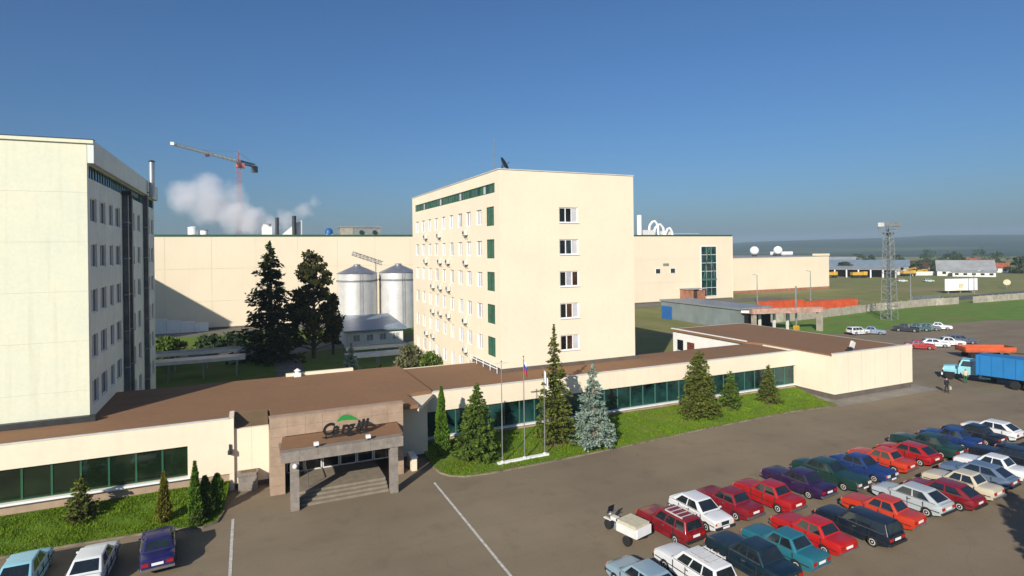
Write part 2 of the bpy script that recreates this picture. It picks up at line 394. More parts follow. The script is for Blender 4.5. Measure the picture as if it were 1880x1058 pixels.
struct('lawn', bank(LAWN_R[:11] + [(57.0, 47.6)], 47.74, list(np.linspace(12.8, 16, 18)) + list(np.linspace(16.5, 55, 60)) + list(np.linspace(55.2, 57, 12))), 'lawn', 60)
struct('lawn', bank(LAWN_L[:7], 45.41, list(np.linspace(-60, -15, 24)) + list(np.linspace(-14.5, -3, 30)) + list(np.linspace(-2.8, -1.3, 14))), 'lawn', 60)
def ring_strip(poly, wd, z0, z1, upto):
    mb = MB()
    for i in range(upto):
        a, b = Vector(poly[i]), Vector(poly[(i + 1) % len(poly)]); d = (b - a).normalized()
        mb.obox(((a + b) / 2)[:], d[:], (b - a).length + wd * .4, wd, z0, z1 - .002 * (i % 2))
    return mb
struct('kerb', ring_strip(LAWN_R, .13, -.01, .10, 11), 'kerb_stone'); struct('kerb', ring_strip(LAWN_L, .13, -.01, .10, 7), 'kerb_stone')
struct('apron', MB().sheet([(55.7, 40.9), (72.3, 40.9), (72.3, 46), (57.4, 46), (57.1, 47.6), (56.1, 41.7)], .006), 'apron')
struct('verge', MB().sheet([(84, 92), (90, 78.1), (105, 75.1), (121, 75.9), (134, 74.7), (148, 74.1), (155, 70.1), (180, 66), (330, 60), (330, 101), (150, 101), (96, 93)], .012), 'verge')
struct('back_road', MB().sheet([(118, 98), (150, 101.7), (190, 105), (232, 106.5), (420, 108), (420, 117), (251, 114.5), (195, 113), (157, 108), (120, 104)], .02), 'road_grey')
struct('courtyard_lawn', MB().sheet([(-60, 60), (57, 60), (57, 144), (-60, 144)], -.004), 'lawn')
struct('path', MB().sheet([(3.1, 60.2), (6.4, 60.2), (7.0, 85), (7.7, 112), (4.4, 112), (3.4, 85)], .004), 'path')
struct('courtyard_road', MB().sheet([(-60, 104), (57, 104), (57, 112), (-60, 112)], .008), 'path')
struct('courtyard_road', MB().sheet([(-60, 134), (160, 134), (160, 144), (-60, 144)], .008), 'path')
struct('yard', MB().sheet([(39.2, 55.2), (56.8, 55.2), (56.8, 104), (39.2, 104)], .012), 'path')
for x in (-1.0, 12.0):
    struct('road_marking', MB().sheet([(x - .08, 8), (x + .08, 8), (x + .08, 40.4), (x - .08, 40.4)], .004), 'marking')

def in_poly(x, y, P):
    c = False; j = len(P) - 1
    for i in range(len(P)):
        if (P[i][1] > y) != (P[j][1] > y) and x < (P[j][0] - P[i][0]) * (y - P[i][1]) / (P[j][1] - P[i][1]) + P[i][0]: c = not c
        j = i
    return c
for x, y, r in ((26.3, 41.9, 1.0), (16.4, 43.2, .8), (23.6, 43.5, .8), (40.2, 44.4, .9), (49.9, 44.7, .8), (44.8, 45.0, .6), (-9.5, 43.5, .6), (-4.85, 41.5, .45), (18.5, 40.75, .5), (33, 41.5, .6)):
    ps = [(x + r * 1.3 * rnd.uniform(.6, 1.2) * math.cos(a), y + r * .6 * rnd.uniform(.6, 1.2) * math.sin(a)) for a in np.linspace(0, 6.28, 14)[:-1]]
    q = MB(); q.v = [(x, y, lawn_z(x, y) + .03)] + [(a, b, lawn_z(a, b) + .015) for a, b in ps]; q.f = [(0, i + 1, (i + 1) % 13 + 1) for i in range(13)]; struct('bare_soil', q, 'soil')
SOIL = [(26.3, 41.9, 1.0), (40.2, 44.4, .8), (49.9, 44.7, .7)]
def grass(poly, n, x0, x1, y0, y1, h, mat, label, z=.07, wd=.035):
    vs = []; fs = []; r = random.Random(3)
    while len(fs) < n:
        x, y = r.uniform(x0, x1), r.uniform(y0, y1)
        if not in_poly(x, y, poly) or any(((x - a) / 1.2) ** 2 + ((y - b) / .6) ** 2 < c * c * .8 for a, b, c in SOIL): continue
        patch = .65 + .35 * math.sin(x * 1.7 + 2 * math.sin(y * .9)) * math.sin(y * 2.1 + x * .4)
        hh = h * r.uniform(.5, 1.15) * patch; a = r.uniform(0, 6.28); k = len(vs); ln = r.uniform(-.6, .6) * hh
        z = lawn_z(x, y) - .01; vs += [(x - wd * math.cos(a), y - wd * math.sin(a), z), (x + wd * math.cos(a), y + wd * math.sin(a), z), (x + ln, y + ln * .5, z + hh)]; fs.append((k, k + 1, k + 2))
    mb = MB(); mb.v = vs; mb.f = fs
    o = link('grass', mb.mesh('grass'), mat); o['kind'] = 'stuff'; tag(o, label, 'grass'); return o
grass(LAWN_R, 42000, 12.8, 57, 40.1, 47.6, .16, 'grass', 'short green grass on the lawn in front of the low wing with teal windows')
grass(LAWN_L, 24000, -18, -1.2, 39.8, 45.2, .20, 'grass', 'short green grass on the lawn under the dark ribbon windows')

# ------------------------------------------------------------------ office towers
def tower_shell(t, u0, u1, v0, v1, H, left_holes, front_holes, right_holes, mats):
    part('wall', wall_holes((u0, v1), (0, -1), v1 - v0, 0, H, [(v1 - b, v1 - a, c, d) for a, b, c, d in left_holes]), mats, t)
    part('wall', wall_holes((u0, v0), (1, 0), u1 - u0, 0, H, front_holes), mats, t)
    part('wall', wall_holes((u1, v0), (0, 1), v1 - v0, 0, H, right_holes), 'side_sky_tint' if right_holes else mats, t)
    part('wall', MB().add([(u1, v1, 0), (u0, v1, 0), (u0, v1, H), (u1, v1, H)], [(0, 1, 2, 3)]), mats, t)
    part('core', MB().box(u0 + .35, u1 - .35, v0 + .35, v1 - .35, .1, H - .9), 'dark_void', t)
    part('roof', MB().box(u0 + .24, u1 - .24, v0 + .24, v1 - .24, H - .8, H - .45), 'grey_roof', t)

TB = (22.7, 38.8, 53.0, 86.2); TH_ = 24.6
t2 = thing('office_tower', 'cream six-storey office tower with five triple windows up its front', 'building', (30.7, 69, 0), None)
wins = [(57.8, 59.4), (61.1, 62.65), (64.0, 65.5), (67.2, 68.6), (70.25, 71.7), (73.4, 74.95), (76.45, 78.0), (79.6, 81.2), (82.75, 84.4)]
LH = []; LW = []
for k in range(6):
    zt = 20.95 - 3.33 * k
    for a, b in wins: LH.append((a, b, zt - 1.62, zt)); LW.append((a, b, zt - 1.62, zt, 'w', k))
    LH.append((54.35, 56.4, zt - 1.85, zt + .1)); LW.append((54.35, 56.4, zt - 1.85, zt + .1, 'g', k))
LH.append((54.1, 84.7, 22.42, 23.4))
FH = [(29.45 - 22.7, 31.72 - 22.7, 19.38 - 3.32 * k, 20.98 - 3.32 * k) for k in range(5)]
tower_shell(t2, *TB, TH_, LH, FH, [], 'cream_tower')
for a, b, c, d, kind, k in LW:
    if kind == 'w': window(t2, (22.7, 86.2), (0, -1), 86.2 - b, 86.2 - a, c, d, 'white_paint', rnd.choice((['pane_pale', 'pane_lilac'], ['pane_lilac', 'pane_pale'], ['pane_pale'], ['pane_lilac', 'pane_blue'])), 2, inset=.14)
    else: window(t2, (22.7, 86.2), (0, -1), 86.2 - b, 86.2 - a, c, d, 'green_trim', ['green_panel'], 2, inset=.06)
for k, (a, b, c, d) in enumerate(FH):
    window(t2, (22.7, 53), (1, 0), a, b, c, d, 'white_paint', [['pane_dark', 'pane_dark', 'pane_pale'], ['pane_dark', 'pane_blue', 'pane_pale'], ['pane_dark', 'pane_lilac', 'pane_brown'], ['pane_dark', 'pane_brown', 'pane_pale'], ['pane_dark', 'pane_brown', 'pane_pale']][k], 3, fw=.1, inset=.1)
    part('sill', MB().box(22.7 + a - .06, 22.7 + b + .06, 52.90, 53.05, c - .06, c - .005), 'white_paint', t2)
for i in range(12):
    a = 54.1 + i * 2.55
    window(t2, (22.7, 86.2), (0, -1), 86.2 - a - 2.53, 86.2 - a, 22.42, 23.4, 'green_trim', ['pane_blue', 'green_panel', 'pane_pale' if i % 3 == 1 else 'green_panel'], 3, fw=.09, inset=.1)
cop = MB(); cop.box(22.62, 38.88, 52.92, 53.3, 24.6, 24.68); cop.box(22.62, 22.98, 53.3, 86.28, 24.6, 24.678); cop.box(38.5, 38.88, 53.3, 86.28, 24.6, 24.678); cop.box(22.98, 38.5, 85.9, 86.28, 24.6, 24.68)
part('coping', cop, 'off_white', t2)
fl = MB(); fl.box(22.3, 38.9, 52.78, 52.98, 4.4, 4.85); fl.box(22.3, 22.68, 52.98, 60, 4.4, 4.85)
part('flashing', fl, 'plinth', t2)
fr = MB()
for z in (4.95, 5.2): fr.bar((22.15, 52.7, z), (22.15, 60.2, z), .05)
for y in (52.7, 54.5, 56.4, 58.3, 60.2): fr.bar((22.15, y, 4.5), (22.15, y, 5.22), .035)
part('railing', fr, 'white_paint', t2)

def air_con(v, z, lab):
    t = thing('air_conditioner', lab, 'air conditioner', (22.7, v, z), 'air conditioners on the middle tower')
    part('case', MB().box(22.28, 22.64, v - .42, v + .42, z, z + .56), 'off_white', t)
    g_ = MB()
    for r_ in (.2, .13): g_.lathe((0, 0, 0), [(r_, 0), (r_, .02), (r_ - .03, .02), (r_ - .03, 0)], 14)
    g_.v = [(22.27 - zz, v + .1 + x, z + .28 + y) for x, y, zz in g_.v]
    part('fan_grille', g_, 'dark_steel', t)
    b_ = MB()
    for y in (v - .3, v + .3): b_.bar((22.71, y, z - .03), (22.3, y, z - .03), .035, n=4); b_.bar((22.71, y, z - .5), (22.32, y, z - .04), .03, n=4)
    part('bracket', b_, 'dark_steel', t)
AC = [[78.6, 72.4, 62.4], [78.6, 72.2, 68.9, 62.4], [75.4, 72.2, 68.8], [75.6, 72.3, 68.9, 62.9], [78.7, 75.6, 62.9]]
fn = ['top-floor', 'fourth-floor', 'third-floor', 'second-floor', 'first-floor']
for k in range(5):
    for i, v in enumerate(AC[k][::-1]):
        air_con(v, 18.35 - 3.33 * k, 'pale air conditioner, %s from the green panels under %s side windows of the middle tower' % (['first', 'second', 'third', 'fourth'][i], fn[k]))
# roof gear of the middle tower
t = thing('satellite_dish', 'dark satellite dish on the roof corner of the middle tower', 'satellite dish', (23.6, 54.2, 24.15))
dm = MB(); dm.lathe((0, 0, 0), [(.02, -.02), (.4, .05), (.7, .2), (.7, .24), (.4, .09), (.02, .02)], 20)
rot = Matrix.Rotation(R(-42), 3, 'Z') @ Matrix.Rotation(R(62), 3, 'Y')
dm.v = [tuple(rot @ Vector(p) + Vector((23.7, 54.2, 25.3))) for p in dm.v]
part('dish', dm, 'dark_steel', t, 50)
part('pole', MB().bar((23.6, 54.2, 24.15), (23.6, 54.2, 25.25), .06), 'dark_steel', t)
part('feed_arm', MB().bar((23.7, 54.2, 25.0), (24.2, 53.7, 25.5), .035), 'dark_steel', t)
def antenna(x, y, h, lab, cross=True):
    t = thing('antenna', lab, 'antenna', (x, y, 24.15))
    part('pole', MB().bar((x, y, 24.15), (x, y, 24.6 + h), .045, .02), 'mast_steel', t)
    c = MB()
    for z in (.55, .75, .95): c.bar((x - .4 * (1.3 - z), y, 24.6 + h * z), (x + .4 * (1.3 - z), y, 24.6 + h * z), .02, n=4)
    if cross: part('crossbar', c, 'mast_steel', t)
antenna(23.4, 66.5, 1.1, 'short rooftop antenna on the middle tower, farther from the dish'); antenna(23.4, 64, 1.25, 'short rooftop antenna on the middle tower, nearer the dish')
antenna(23.6, 56.2, 3.6, 'tall thin whip antenna behind the satellite dish')
t = thing('roof_hatch', 'low dark hatch on the far edge of the middle tower roof', 'hatch', (23.5, 71, 24.15))
part('curb', MB().box(23.1, 24.1, 70.3, 71.7, 24.15, 24.8), 'dark_steel', t); part('lid', MB().box(23.0, 24.2, 70.2, 71.8, 24.8, 24.95), 'grey_steel', t)

# left tower
TA = (-26.6, -10.3, 50.2, 82.6)
t1 = thing('office_tower', 'pale cream office tower with a blank gable and dark ducts on its shaded side', 'building', (-18.4, 66, 0))
cols1 = [(50.95, 52.9), (53.9, 55.9), (57.2, 58.7), (59.8, 61.8), (67.4, 69.1), (70.7, 72.4), (77.6, 79.0), (79.9, 81.6)]
RH = [(a - 50.2, b - 50.2, 19.0 - 3.33 * k, 20.75 - 3.33 * k) for k in range(6) for a, b in cols1]
RH.append((.4, 32.0, 22.1, 23.08))
tower_shell(t1, *TA, 24.6, [], [], RH, 'cream_pale')
for h in RH[:-1]:
    window(t1, (-10.3, 50.2), (0, 1), *h, 'white_paint', rnd.choice((['pane_blue'], ['pane_dark', 'pane_blue'], ['pane_lilac', 'pane_dark'], ['pane_pale', 'pane_blue'])), 2, inset=.12)
for i in range(12): window(t1, (-10.3, 50.2), (0, 1), .4 + i * 2.63, .4 + i * 2.63 + 2.61, 22.1, 23.08, 'teal_frame', ['pane_blue', 'pane_teal'], 3, inset=.12)
for r_ in range(7):
    for c_ in range(3):
        x0 = -26.6 + c_ * 5.433
        part('wall_panel', MB().box(x0 + .004, x0 + 5.429, 50.14 - rnd.uniform(0, .004), 50.195, .02 + r_ * 3.5 + .004, min(24.49, .016 + (r_ + 1) * 3.5)), 'cream_pale', t1)
part('parapet', MB().box(-10.28, -9.9, 50.14, 82.8, 23.12, 24.72), 'side_sky_tint', t1); part('parapet', MB().box(-26.8, -9.9, 50.0, 50.13, 24.5, 24.74), 'cream_pale', t1)
part('coping', MB().box(-26.8, -9.88, 49.98, 50.5, 24.745, 24.80), 'dark_steel', t1)
def duct(v, wd, z1, z0=1.0):
    mb = MB(); mb.box(-10.24, -9.85, v, v + wd, z0, z1)
    o = part('duct', mb, 'duct_steel', t1)
    for z in np.arange(3, z1, 3.3): part('bracket', MB().box(-10.26, -9.80, v - .05, v + wd + .05, z, z + .10), 'grey_steel', o)
duct(62.7, .5, 22.0); duct(64.7, .6, 22.0); duct(74.3, .6, 23.0)
part('duct_cowl', MB().box(-10.24, -9.5, 62.3, 65.9, 22.0, 22.35), 'dark_steel', t1)
part('drainpipe', MB().bar((-10.15, 63.95, 1), (-10.15, 63.95, 21.9), .14), 'galv', t1)
part('flashing', MB().box(-26.6, -9.9, 49.7, 50.13, 4.8, 5.25), 'dark_steel', t1)
t = thing('flue_pipe', 'silver flue pipe rising above the left tower parapet', 'flue', (-9.45, 74.6, 23))
part('pipe', MB().bar((-9.45, 74.6, 22.9), (-9.45, 74.6, 26.7), .28, n=14), 'galv', t, 40); part('cap', MB().lathe((-9.45, 74.6, 26.75), [(.34, 0), (.34, .08), (.05, .22)], 14), 'dark_steel', t)
part('strut', MB().bar((-9.45, 74.6, 23.4), (-10.6, 74.6, 23.4), .05), 'dark_steel', t)
t = thing('rooftop_beacon', 'small red and white beacon box on the left tower roof', 'beacon', (-10.9, 69, 24.15))
part('mount', MB().box(-11.2, -10.6, 68.8, 69.4, 24.15, 24.9), 'off_white', t); part('lamp_housing', MB().lathe((-10.9, 69.1, 24.9), [(.25, 0), (.25, .4), (.1, .55)], 10), 'red_steel', t)

# ------------------------------------------------------------------ low wing joining the towers
lw = thing('low_wing', 'long single-storey cream wing with brown flat roof linking both towers', 'building', (20, 52, 0))
ROOF_Z = 4.85
part('roof', MB().prism([(-60, 45.55), (-1.2, 45.55), (-1.2, 47.6), (1.4, 47.6), (1.4, 43.75), (11.8, 43.75), (11.8, 47.4), (14, 47.7), (14, 59.4), (-60, 59.4)], 4.55, ROOF_Z), 'roof_brown', lw)
part('roof', MB().add([(-1.0, 45.805, 4.12), (1.24, 45.805, 4.12), (1.24, 47.595, 4.83), (-1.0, 47.595, 4.83), (-1.0, 45.805, 3.8), (1.24, 45.805, 3.8), (1.24, 47.595, 3.8), (-1.0, 47.595, 3.8)], [(0, 1, 2, 3), (7, 6, 5, 4), (0, 4, 5, 1), (1, 5, 6, 2), (2, 6, 7, 3), (3, 7, 4, 0)]), 'roof_olive', lw)
part('roof', MB().prism([(14.003, 48.15), (57.3, 48.15), (57.3, 54.6), (38.95, 54.6), (38.95, 59.4), (14.003, 59.4)], 4.2, 4.52), 'roof_brown', lw)
# left facade with the ribbon window
LWN = (-60 + 60, -3.84 + 60, 1.45, 3.5)
part('wall', wall_holes((-60, 45.3), (1, 0), 59.0, 1.2, 5.02, [LWN], .3), 'cream', lw)
edges = [-3.84 - 1.505 * i for i in range(12)][::-1]
for a, b in zip(edges, edges[1:]):
    window(lw, (-60, 45.3), (1, 0), a + 60, b + 60 - .002, 1.45, 3.5, 'green_trim', ['pane_olive'], 1, fw=.055, inset=.2)
part('wall', MB().box(-60, edges[0], 45.42, 45.6, 1.45, 3.5), 'pane_dark', lw)
part('sill', MB().box(-60, -3.7, 45.12, 45.32, 1.32, 1.449), 'white_paint', lw)
part('plinth', MB().box(-60, -1.0, 45.42, 45.7, 0, 1.19), 'stone_beige', lw)
part('wall', MB().box(-1.3, -1.0, 45.32, 47.6, 0, 5.0), 'cream', lw)
for i in range(2): part('wall_panel', MB().box(-.99 + i * 1.13, -.99 + i * 1.13 + 1.12, 45.5, 45.8, .35, 4.18), 'cream', lw)
part('plinth', MB().box(-.99, 1.25, 45.56, 45.8, 0, .349), 'plinth', lw)
# stub right of the portal
part('wall', MB().box(10.9, 13.15, 46.0, 46.3, .2, 4.54), 'cream', lw); part('wall', MB().box(12.9, 13.15, 46.3, 48.2, .2, 4.54), 'cream', lw)
part('plinth', MB().box(10.9, 13.1, 46.05, 48.2, 0, .199), 'plinth', lw)
part('fascia', MB().prism([(11.8, 43.6), (14.1, 47.5), (14.1, 47.8), (11.8, 47.8)], 4.3, 4.548), 'cream', lw)
# right facade: fascia, teal ribbon, sill, plinth
part('fascia', MB().box(13.16, 57.3, 47.8, 48.1, 2.98, 4.62), 'cream', lw)
n_r = 29; st = (57.3 - 13.2) / n_r
for i in range(n_r):
    a = 13.2 + i * st
    window(lw, (13.2, 47.95), (1, 0), i * st, (i + 1) * st - .003, .85, 2.975, 'teal_frame', ['pane_teal'], 1, fw=.05, inset=.05)
for i in range(n_r // 2):
    a = 13.2 + (2 * i + 1) * st
    part('curtain', MB().box(a + .15, a + .15 + rnd.uniform(.2, .7), 48.06, 48.10, .9, 2.95), rnd.choice(('off_white', 'pane_teal', 'pane_lilac')), lw)
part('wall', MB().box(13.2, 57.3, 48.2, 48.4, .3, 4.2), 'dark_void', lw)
part('sill', MB().box(13.16, 57.3, 47.62, 47.98, .74, .845), 'white_paint', lw)
part('plinth', MB().box(13.16, 57.3, 47.75, 47.98, 0, .739), 'stone_beige', lw)
# rear walls
part('wall', MB().box(-60, 22.6, 59.1, 59.38, 0, 4.54), 'cream', lw)
part('wall', MB().box(38.95, 57.3, 54.3, 54.58, 0, 4.19), 'cream', lw)
part('parapet', MB().box(3.2, 9.4, 59.1, 59.5, 4.852, 5.12), 'cream', lw)
part('coping', MB().box(-60, -1.3, 45.26, 45.56, 5.025, 5.06), 'off_white', lw)
part('coping', MB().box(13.16, 57.3, 47.76, 48.12, 4.625, 4.66), 'off_white', lw)
for y in (49.2, 51.6, 54.0, 56.4): part('roof_seam', MB().box(-9.5, 14, y, y + .05, 4.853, 4.862), 'roof_brown', lw)
for x in (18, 26.5, 34.5, 43, 51): part('roof_seam', MB().box(x, x + .05, 48.2, 52.5, 4.523, 4.532), 'roof_brown', lw)
# end block
eb = thing('end_block', 'windowless cream block closing the low wing, with brown roof and dark plinth', 'building', (64, 55, 0))
part('wall', MB().box(57.5, 70.9, 43.0, 43.3, .58, 4.95), 'cream', eb)
part('wall', MB().box(57.5, 57.8, 43.3, 52.6, .58, 4.62), 'cream', eb)
part('wall', MB().box(57.2, 57.498, 54.62, 68.8, .5, 4.70), 'white_wall', eb)
part('wall', MB().box(70.6, 70.9, 43.3, 68.8, .58, 4.74), 'cream', eb)
part('wall', MB().box(57.5, 70.6, 68.5, 68.8, .58, 4.74), 'white_wall', eb)
part('plinth', MB().prism([(57.6, 43.1), (70.8, 43.1), (70.8, 68.7), (57.6, 68.7)], 0, .579), 'plinth', eb)
part('roof', MB().prism([(57.801, 43.301), (70.599, 43.301), (70.599, 68.499), (56.9, 68.499), (56.9, 54.65), (57.801, 52.6)], 4.45, 4.755), 'roof_brown', eb)
part('coping', MB().box(57.45, 70.95, 42.96, 43.34, 4.955, 4.995), 'off_white', eb)
part('eave', MB().box(56.85, 57.15, 54.7, 68.85, 4.758, 4.86), 'white_wall', eb)
dr = part('door', MB().box(57.10, 57.195, 64.3, 65.7, .5, 3.2), 'door_red', eb); part('handle', MB().box(57.04, 57.095, 64.45, 64.52, 1.6, 1.8), 'chrome', dr)
wn = part('window', MB().box(57.12, 57.195, 66.6, 67.8, 1.8, 3.3), 'pane_dark', eb); part('sill', MB().box(57.05, 57.195, 66.5, 67.9, 1.7, 1.799), 'off_white', wn)
for i in range(5): part('panel_joint', MB().box(59.7 + i * 2.25, 59.715 + i * 2.25, 42.992, 43.005, .6, 4.94), 'stone_beige', eb)
t = thing('roof_floodlight', 'pale floodlight tilted on the front roof edge of the end block', 'floodlight', (62.2, 44.3, 4.75))
part('stand', MB().bar((62.2, 44.3, 4.7), (62.2, 44.3, 5.2), .06), 'dark_steel', t)
q = MB().box(-.28, .28, -.12, .12, -.35, .35); rot = Matrix.Rotation(R(25), 3, 'Y'); q.v = [tuple(rot @ Vector(p) + Vector((62.3, 44.3, 5.45))) for p in q.v]; part('lamp_head', q, 'off_white', t)
part('ballast', MB().box(61.5, 62.0, 44.1, 44.6, 4.76, 4.95), 'dark_steel', t)
t = thing('roof_vent', 'small white vent on the rear edge of the brown wing roof', 'vent', (4.2, 58.9, 4.85))
part('base', MB().box(3.9, 4.5, 58.6, 59.1, 4.85, 5.2), 'white_paint', t); part('hood', MB().lathe((4.2, 58.85, 5.2), [(.2, 0), (.2, .15), (.34, .2), (.05, .4)], 12), 'white_paint', t)
t = thing('wall_lamp', 'small dark wall lamp at the corner beside the entrance recess', 'lamp', (-1.25, 45.2, 3.0))
part('bracket', MB().box(-1.32, -1.2, 45.18, 45.299, 2.9, 3.25), 'dark_steel', t); part('lamp_shade', MB().lathe((-1.26, 45.1, 2.6), [(.14, 0), (.14, .25), (.06, .38)], 10), 'dark_steel', t)

# ------------------------------------------------------------------ entrance portal
ep = thing('entrance_portal', 'beige stone entrance portal with grey columned canopy and wide steps', 'entrance', (5.8, 42, 0))
def stone_rows(x0, x1, y0, y1, z0, z1, rh, cw, m='stone_beige'):
    """cladding slabs laid in courses, each a part"""
    nz = max(1, round((z1 - z0) / rh)); nx = max(1, round((x1 - x0) / cw)); dz = (z1 - z0) / nz; dx = (x1 - x0) / nx
    for j in range(nz):
        for i in range(nx): part('stone_slab', MB().box(x0 + i * dx + .006, x0 + (i + 1) * dx - .006, y0 - rnd.uniform(0, .008), y1, z0 + j * dz + .006, z0 + (j + 1) * dz - .006), m, ep)
part('wall', MB().box(1.25, 10.44, 43.06, 43.6, 3.95, 5.28), 'stone_beige', ep)
part('wall', MB().box(1.25, 2.2, 43.06, 45.5, 0, 3.949), 'stone_beige', ep); part('wall', MB().box(10.0, 10.44, 43.06, 46.0, 0, 3.949), 'stone_beige', ep)
stone_rows(1.25, 10.44, 43.0, 43.055, 3.95, 5.28, .65, 1.15); stone_rows(1.25, 2.2, 43.0, 43.055, 0, 3.949, .65, .95); stone_rows(10.0, 10.44, 43.0, 43.055, 0, 3.949, .65, .44)
part('coping', MB().box(1.2, 10.5, 42.97, 43.65, 5.283, 5.33), 'stone_beige', ep)
part('ceiling', MB().box(2.2, 10.0, 43.6, 45.5, 3.6, 3.75), 'door_red', ep)
part('back_wall', MB().box(2.2, 10.0, 45.3, 45.5, .6, 3.6), 'wood_dark', ep)
for i in range(6):
    a = 2.4 + i * 1.25
    window(ep, (2.2, 45.2), (1, 0), a - 2.2, a - 2.2 + 1.2, .62, 2.6, 'off_white', ['pane_dark'], 1, fw=.08, inset=-.02)
part('transom', MB().box(2.3, 9.95, 45.17, 45.29, 2.62, 3.5), 'door_red', ep)
part('canopy_roof', MB().add([(1.75, 40.3, 3.78), (9.75, 40.3, 3.9), (9.95, 42.99, 3.92), (2.05, 42.99, 3.92), (1.75, 40.3, 3.55), (9.75, 40.3, 3.55), (9.95, 42.99, 3.60), (2.05, 42.99, 3.60)],
     [(0, 1, 2, 3), (7, 6, 5, 4), (0, 4, 5, 1), (1, 5, 6, 2), (2, 6, 7, 3), (3, 7, 4, 0)]), 'roof_brown', ep)
for i in range(7): part('beam_slab', MB().box(1.8 + i * 1.12 + .005, 1.8 + (i + 1) * 1.12 - .005, 39.75, 40.295, 3.18, 3.86), 'stone_grey', ep)
part('beam', MB().box(1.8, 2.3, 40.3, 42.99, 3.2, 3.54), 'stone_grey', ep); part('beam', MB().box(9.2, 9.64, 40.3, 42.99, 3.2, 3.54), 'stone_grey', ep)
for x in (2.35, 8.75):
    c_ = part('column', MB().box(x + .02, x + .50, 39.82, 40.28, 0, 3.178), 'stone_grey', ep)
    for j in range(5): part('column_block', MB().box(x, x + .52, 39.8, 40.3, .03 + j * .62, .03 + j * .62 + .607), 'stone_grey', c_)
for i in range(4): part('step', MB().box(2.9, 8.72, 40.35 + .33 * i, 45.3, .155 * i - (.02 if i == 0 else 0), .155 * (i + 1) - .004), 'stone_step', ep)
part('ramp_wall', MB().box(2.5, 2.88, 40.4, 43.0, 0, .5), 'stone_grey', ep)
part('handrail', MB().bar((3.6, 41.9, .6), (3.6, 41.9, 1.5), .03).bar((3.6, 41.9, 1.5), (3.6, 44.6, 1.5), .03).bar((3.6, 44.6, .6), (3.6, 44.6, 1.5), .03), 'chrome', ep)
for x in (3.95, 7.3):
    t = thing('canopy_floodlight', 'small white floodlight on the canopy edge, %s' % ('under the first sign letters' if x < 5 else 'right of the sign letters'), 'floodlight', (x, 39.95, 3.86), 'floodlights on the canopy')
    part('bracket', MB().box(x - .04, x + .04, 39.9, 40.0, 3.86, 4.0), 'dark_steel', t); part('lamp_head', MB().box(x - .15, x + .15, 39.85, 40.1, 4.0, 4.2), 'white_paint', t)
t = thing('column_lamp', 'white ball lamp on the outer face of the canopy column', 'lamp', (2.62, 39.7, 2.75))
part('arm', MB().bar((2.62, 39.82, 2.8), (2.62, 39.66, 2.85), .03), 'dark_steel', t); part('globe', MB().lathe((2.62, 39.62, 2.78), [(.03, 0), (.13, .06), (.16, .16), (.13, .26), (.03, .32)], 14), 'white_paint', t, 60)
# lettering on the canopy
sg = thing('entrance_sign', 'black slanted letters under a green leaf arc on the entrance canopy', 'sign', (5.9, 41.4, 3.9))
def letter_mesh(ch):
    c = bpy.data.curves.new('letter', 'FONT'); c.body = ch; c.size = 1.0; c.extrude = .07; c.shear = .22; c.offset = .032; c.resolution_u = 4
    o = bpy.data.objects.new('letter_curve', c); COL.objects.link(o); dg = bpy.context.evaluated_depsgraph_get(); me = bpy.data.meshes.new_from_object(o.evaluated_get(dg))
    bpy.data.objects.remove(o); return me
x = 4.45; SZ = 1.06
for ch, adv in (('C', .64), ('a', .545), ('r', .37), ('g', .575), ('i', .27), ('l', .27), ('l', .3)):
    me = letter_mesh(ch); me.transform(Matrix.Scale(SZ, 4)); me.transform(Matrix.Rotation(R(90), 4, 'X')); me.materials.clear(); me.materials.append(MATS['letter_black'])
    link('letter', me, None, sg, (x, 41.4, 4.16)); x += adv * SZ * 1.0
arc = MB(); NP = 14
top = [(5.42 + 1.55 * i / NP, 4.92 + .46 * math.sin(math.pi * (i / NP) ** .8) - .04 * i / NP) for i in range(NP + 1)]
bot = [(5.42 + 1.55 * i / NP, 4.92 + (.10 * math.sin(math.pi * (i / NP) ** .7) if i < NP else 0) - .04 * i / NP) for i in range(NP + 1)]
poly = top + bot[::-1][1:-1]
arc.v = [(a, 41.34, b) for a, b in poly] + [(a, 41.46, b) for a, b in poly]; n_ = len(poly)
arc.f = [tuple(range(n_)), tuple(range(2 * n_ - 1, n_ - 1, -1))] + [(i, n_ + i, n_ + (i + 1) % n_, (i + 1) % n_) for i in range(n_)]
part('leaf_emblem', arc, 'leaf_green', sg)
part('support_rail', MB().box(4.5, 7.5, 41.47, 41.55, 3.93, 3.99).box(4.7, 4.78, 41.47, 41.55, 3.85, 4.3).box(7.0, 7.08, 41.47, 41.55, 3.85, 4.3), 'dark_steel', sg)
t = thing('stone_planter', 'grey rough stone box standing in the recess left of the portal', 'planter', (-.15, 45.1, 0))
part('body', MB().prism([(-.75, 44.75), (.45, 44.7), (.5, 45.4), (-.7, 45.45)], 0, 1.05), 'stone_grey', t); part('rim', MB().prism([(-.82, 44.68), (.52, 44.63), (.57, 45.47), (-.77, 45.49)], 1.05, 1.25), 'stone_grey', t)
part('soil', MB().box(-.6, .35, 44.85, 45.3, 1.252, 1.27), 'soil', t)
t = thing('low_pier', 'low white masonry pier beside the shaded end of the portal', 'pier', (11.3, 43.9, 0))
part('shaft', MB().box(11.1, 11.5, 43.2, 44.6, 0, .95), 'cream', t); part('cap', MB().box(11.05, 11.55, 43.15, 44.65, .95, 1.05), 'white_paint', t)

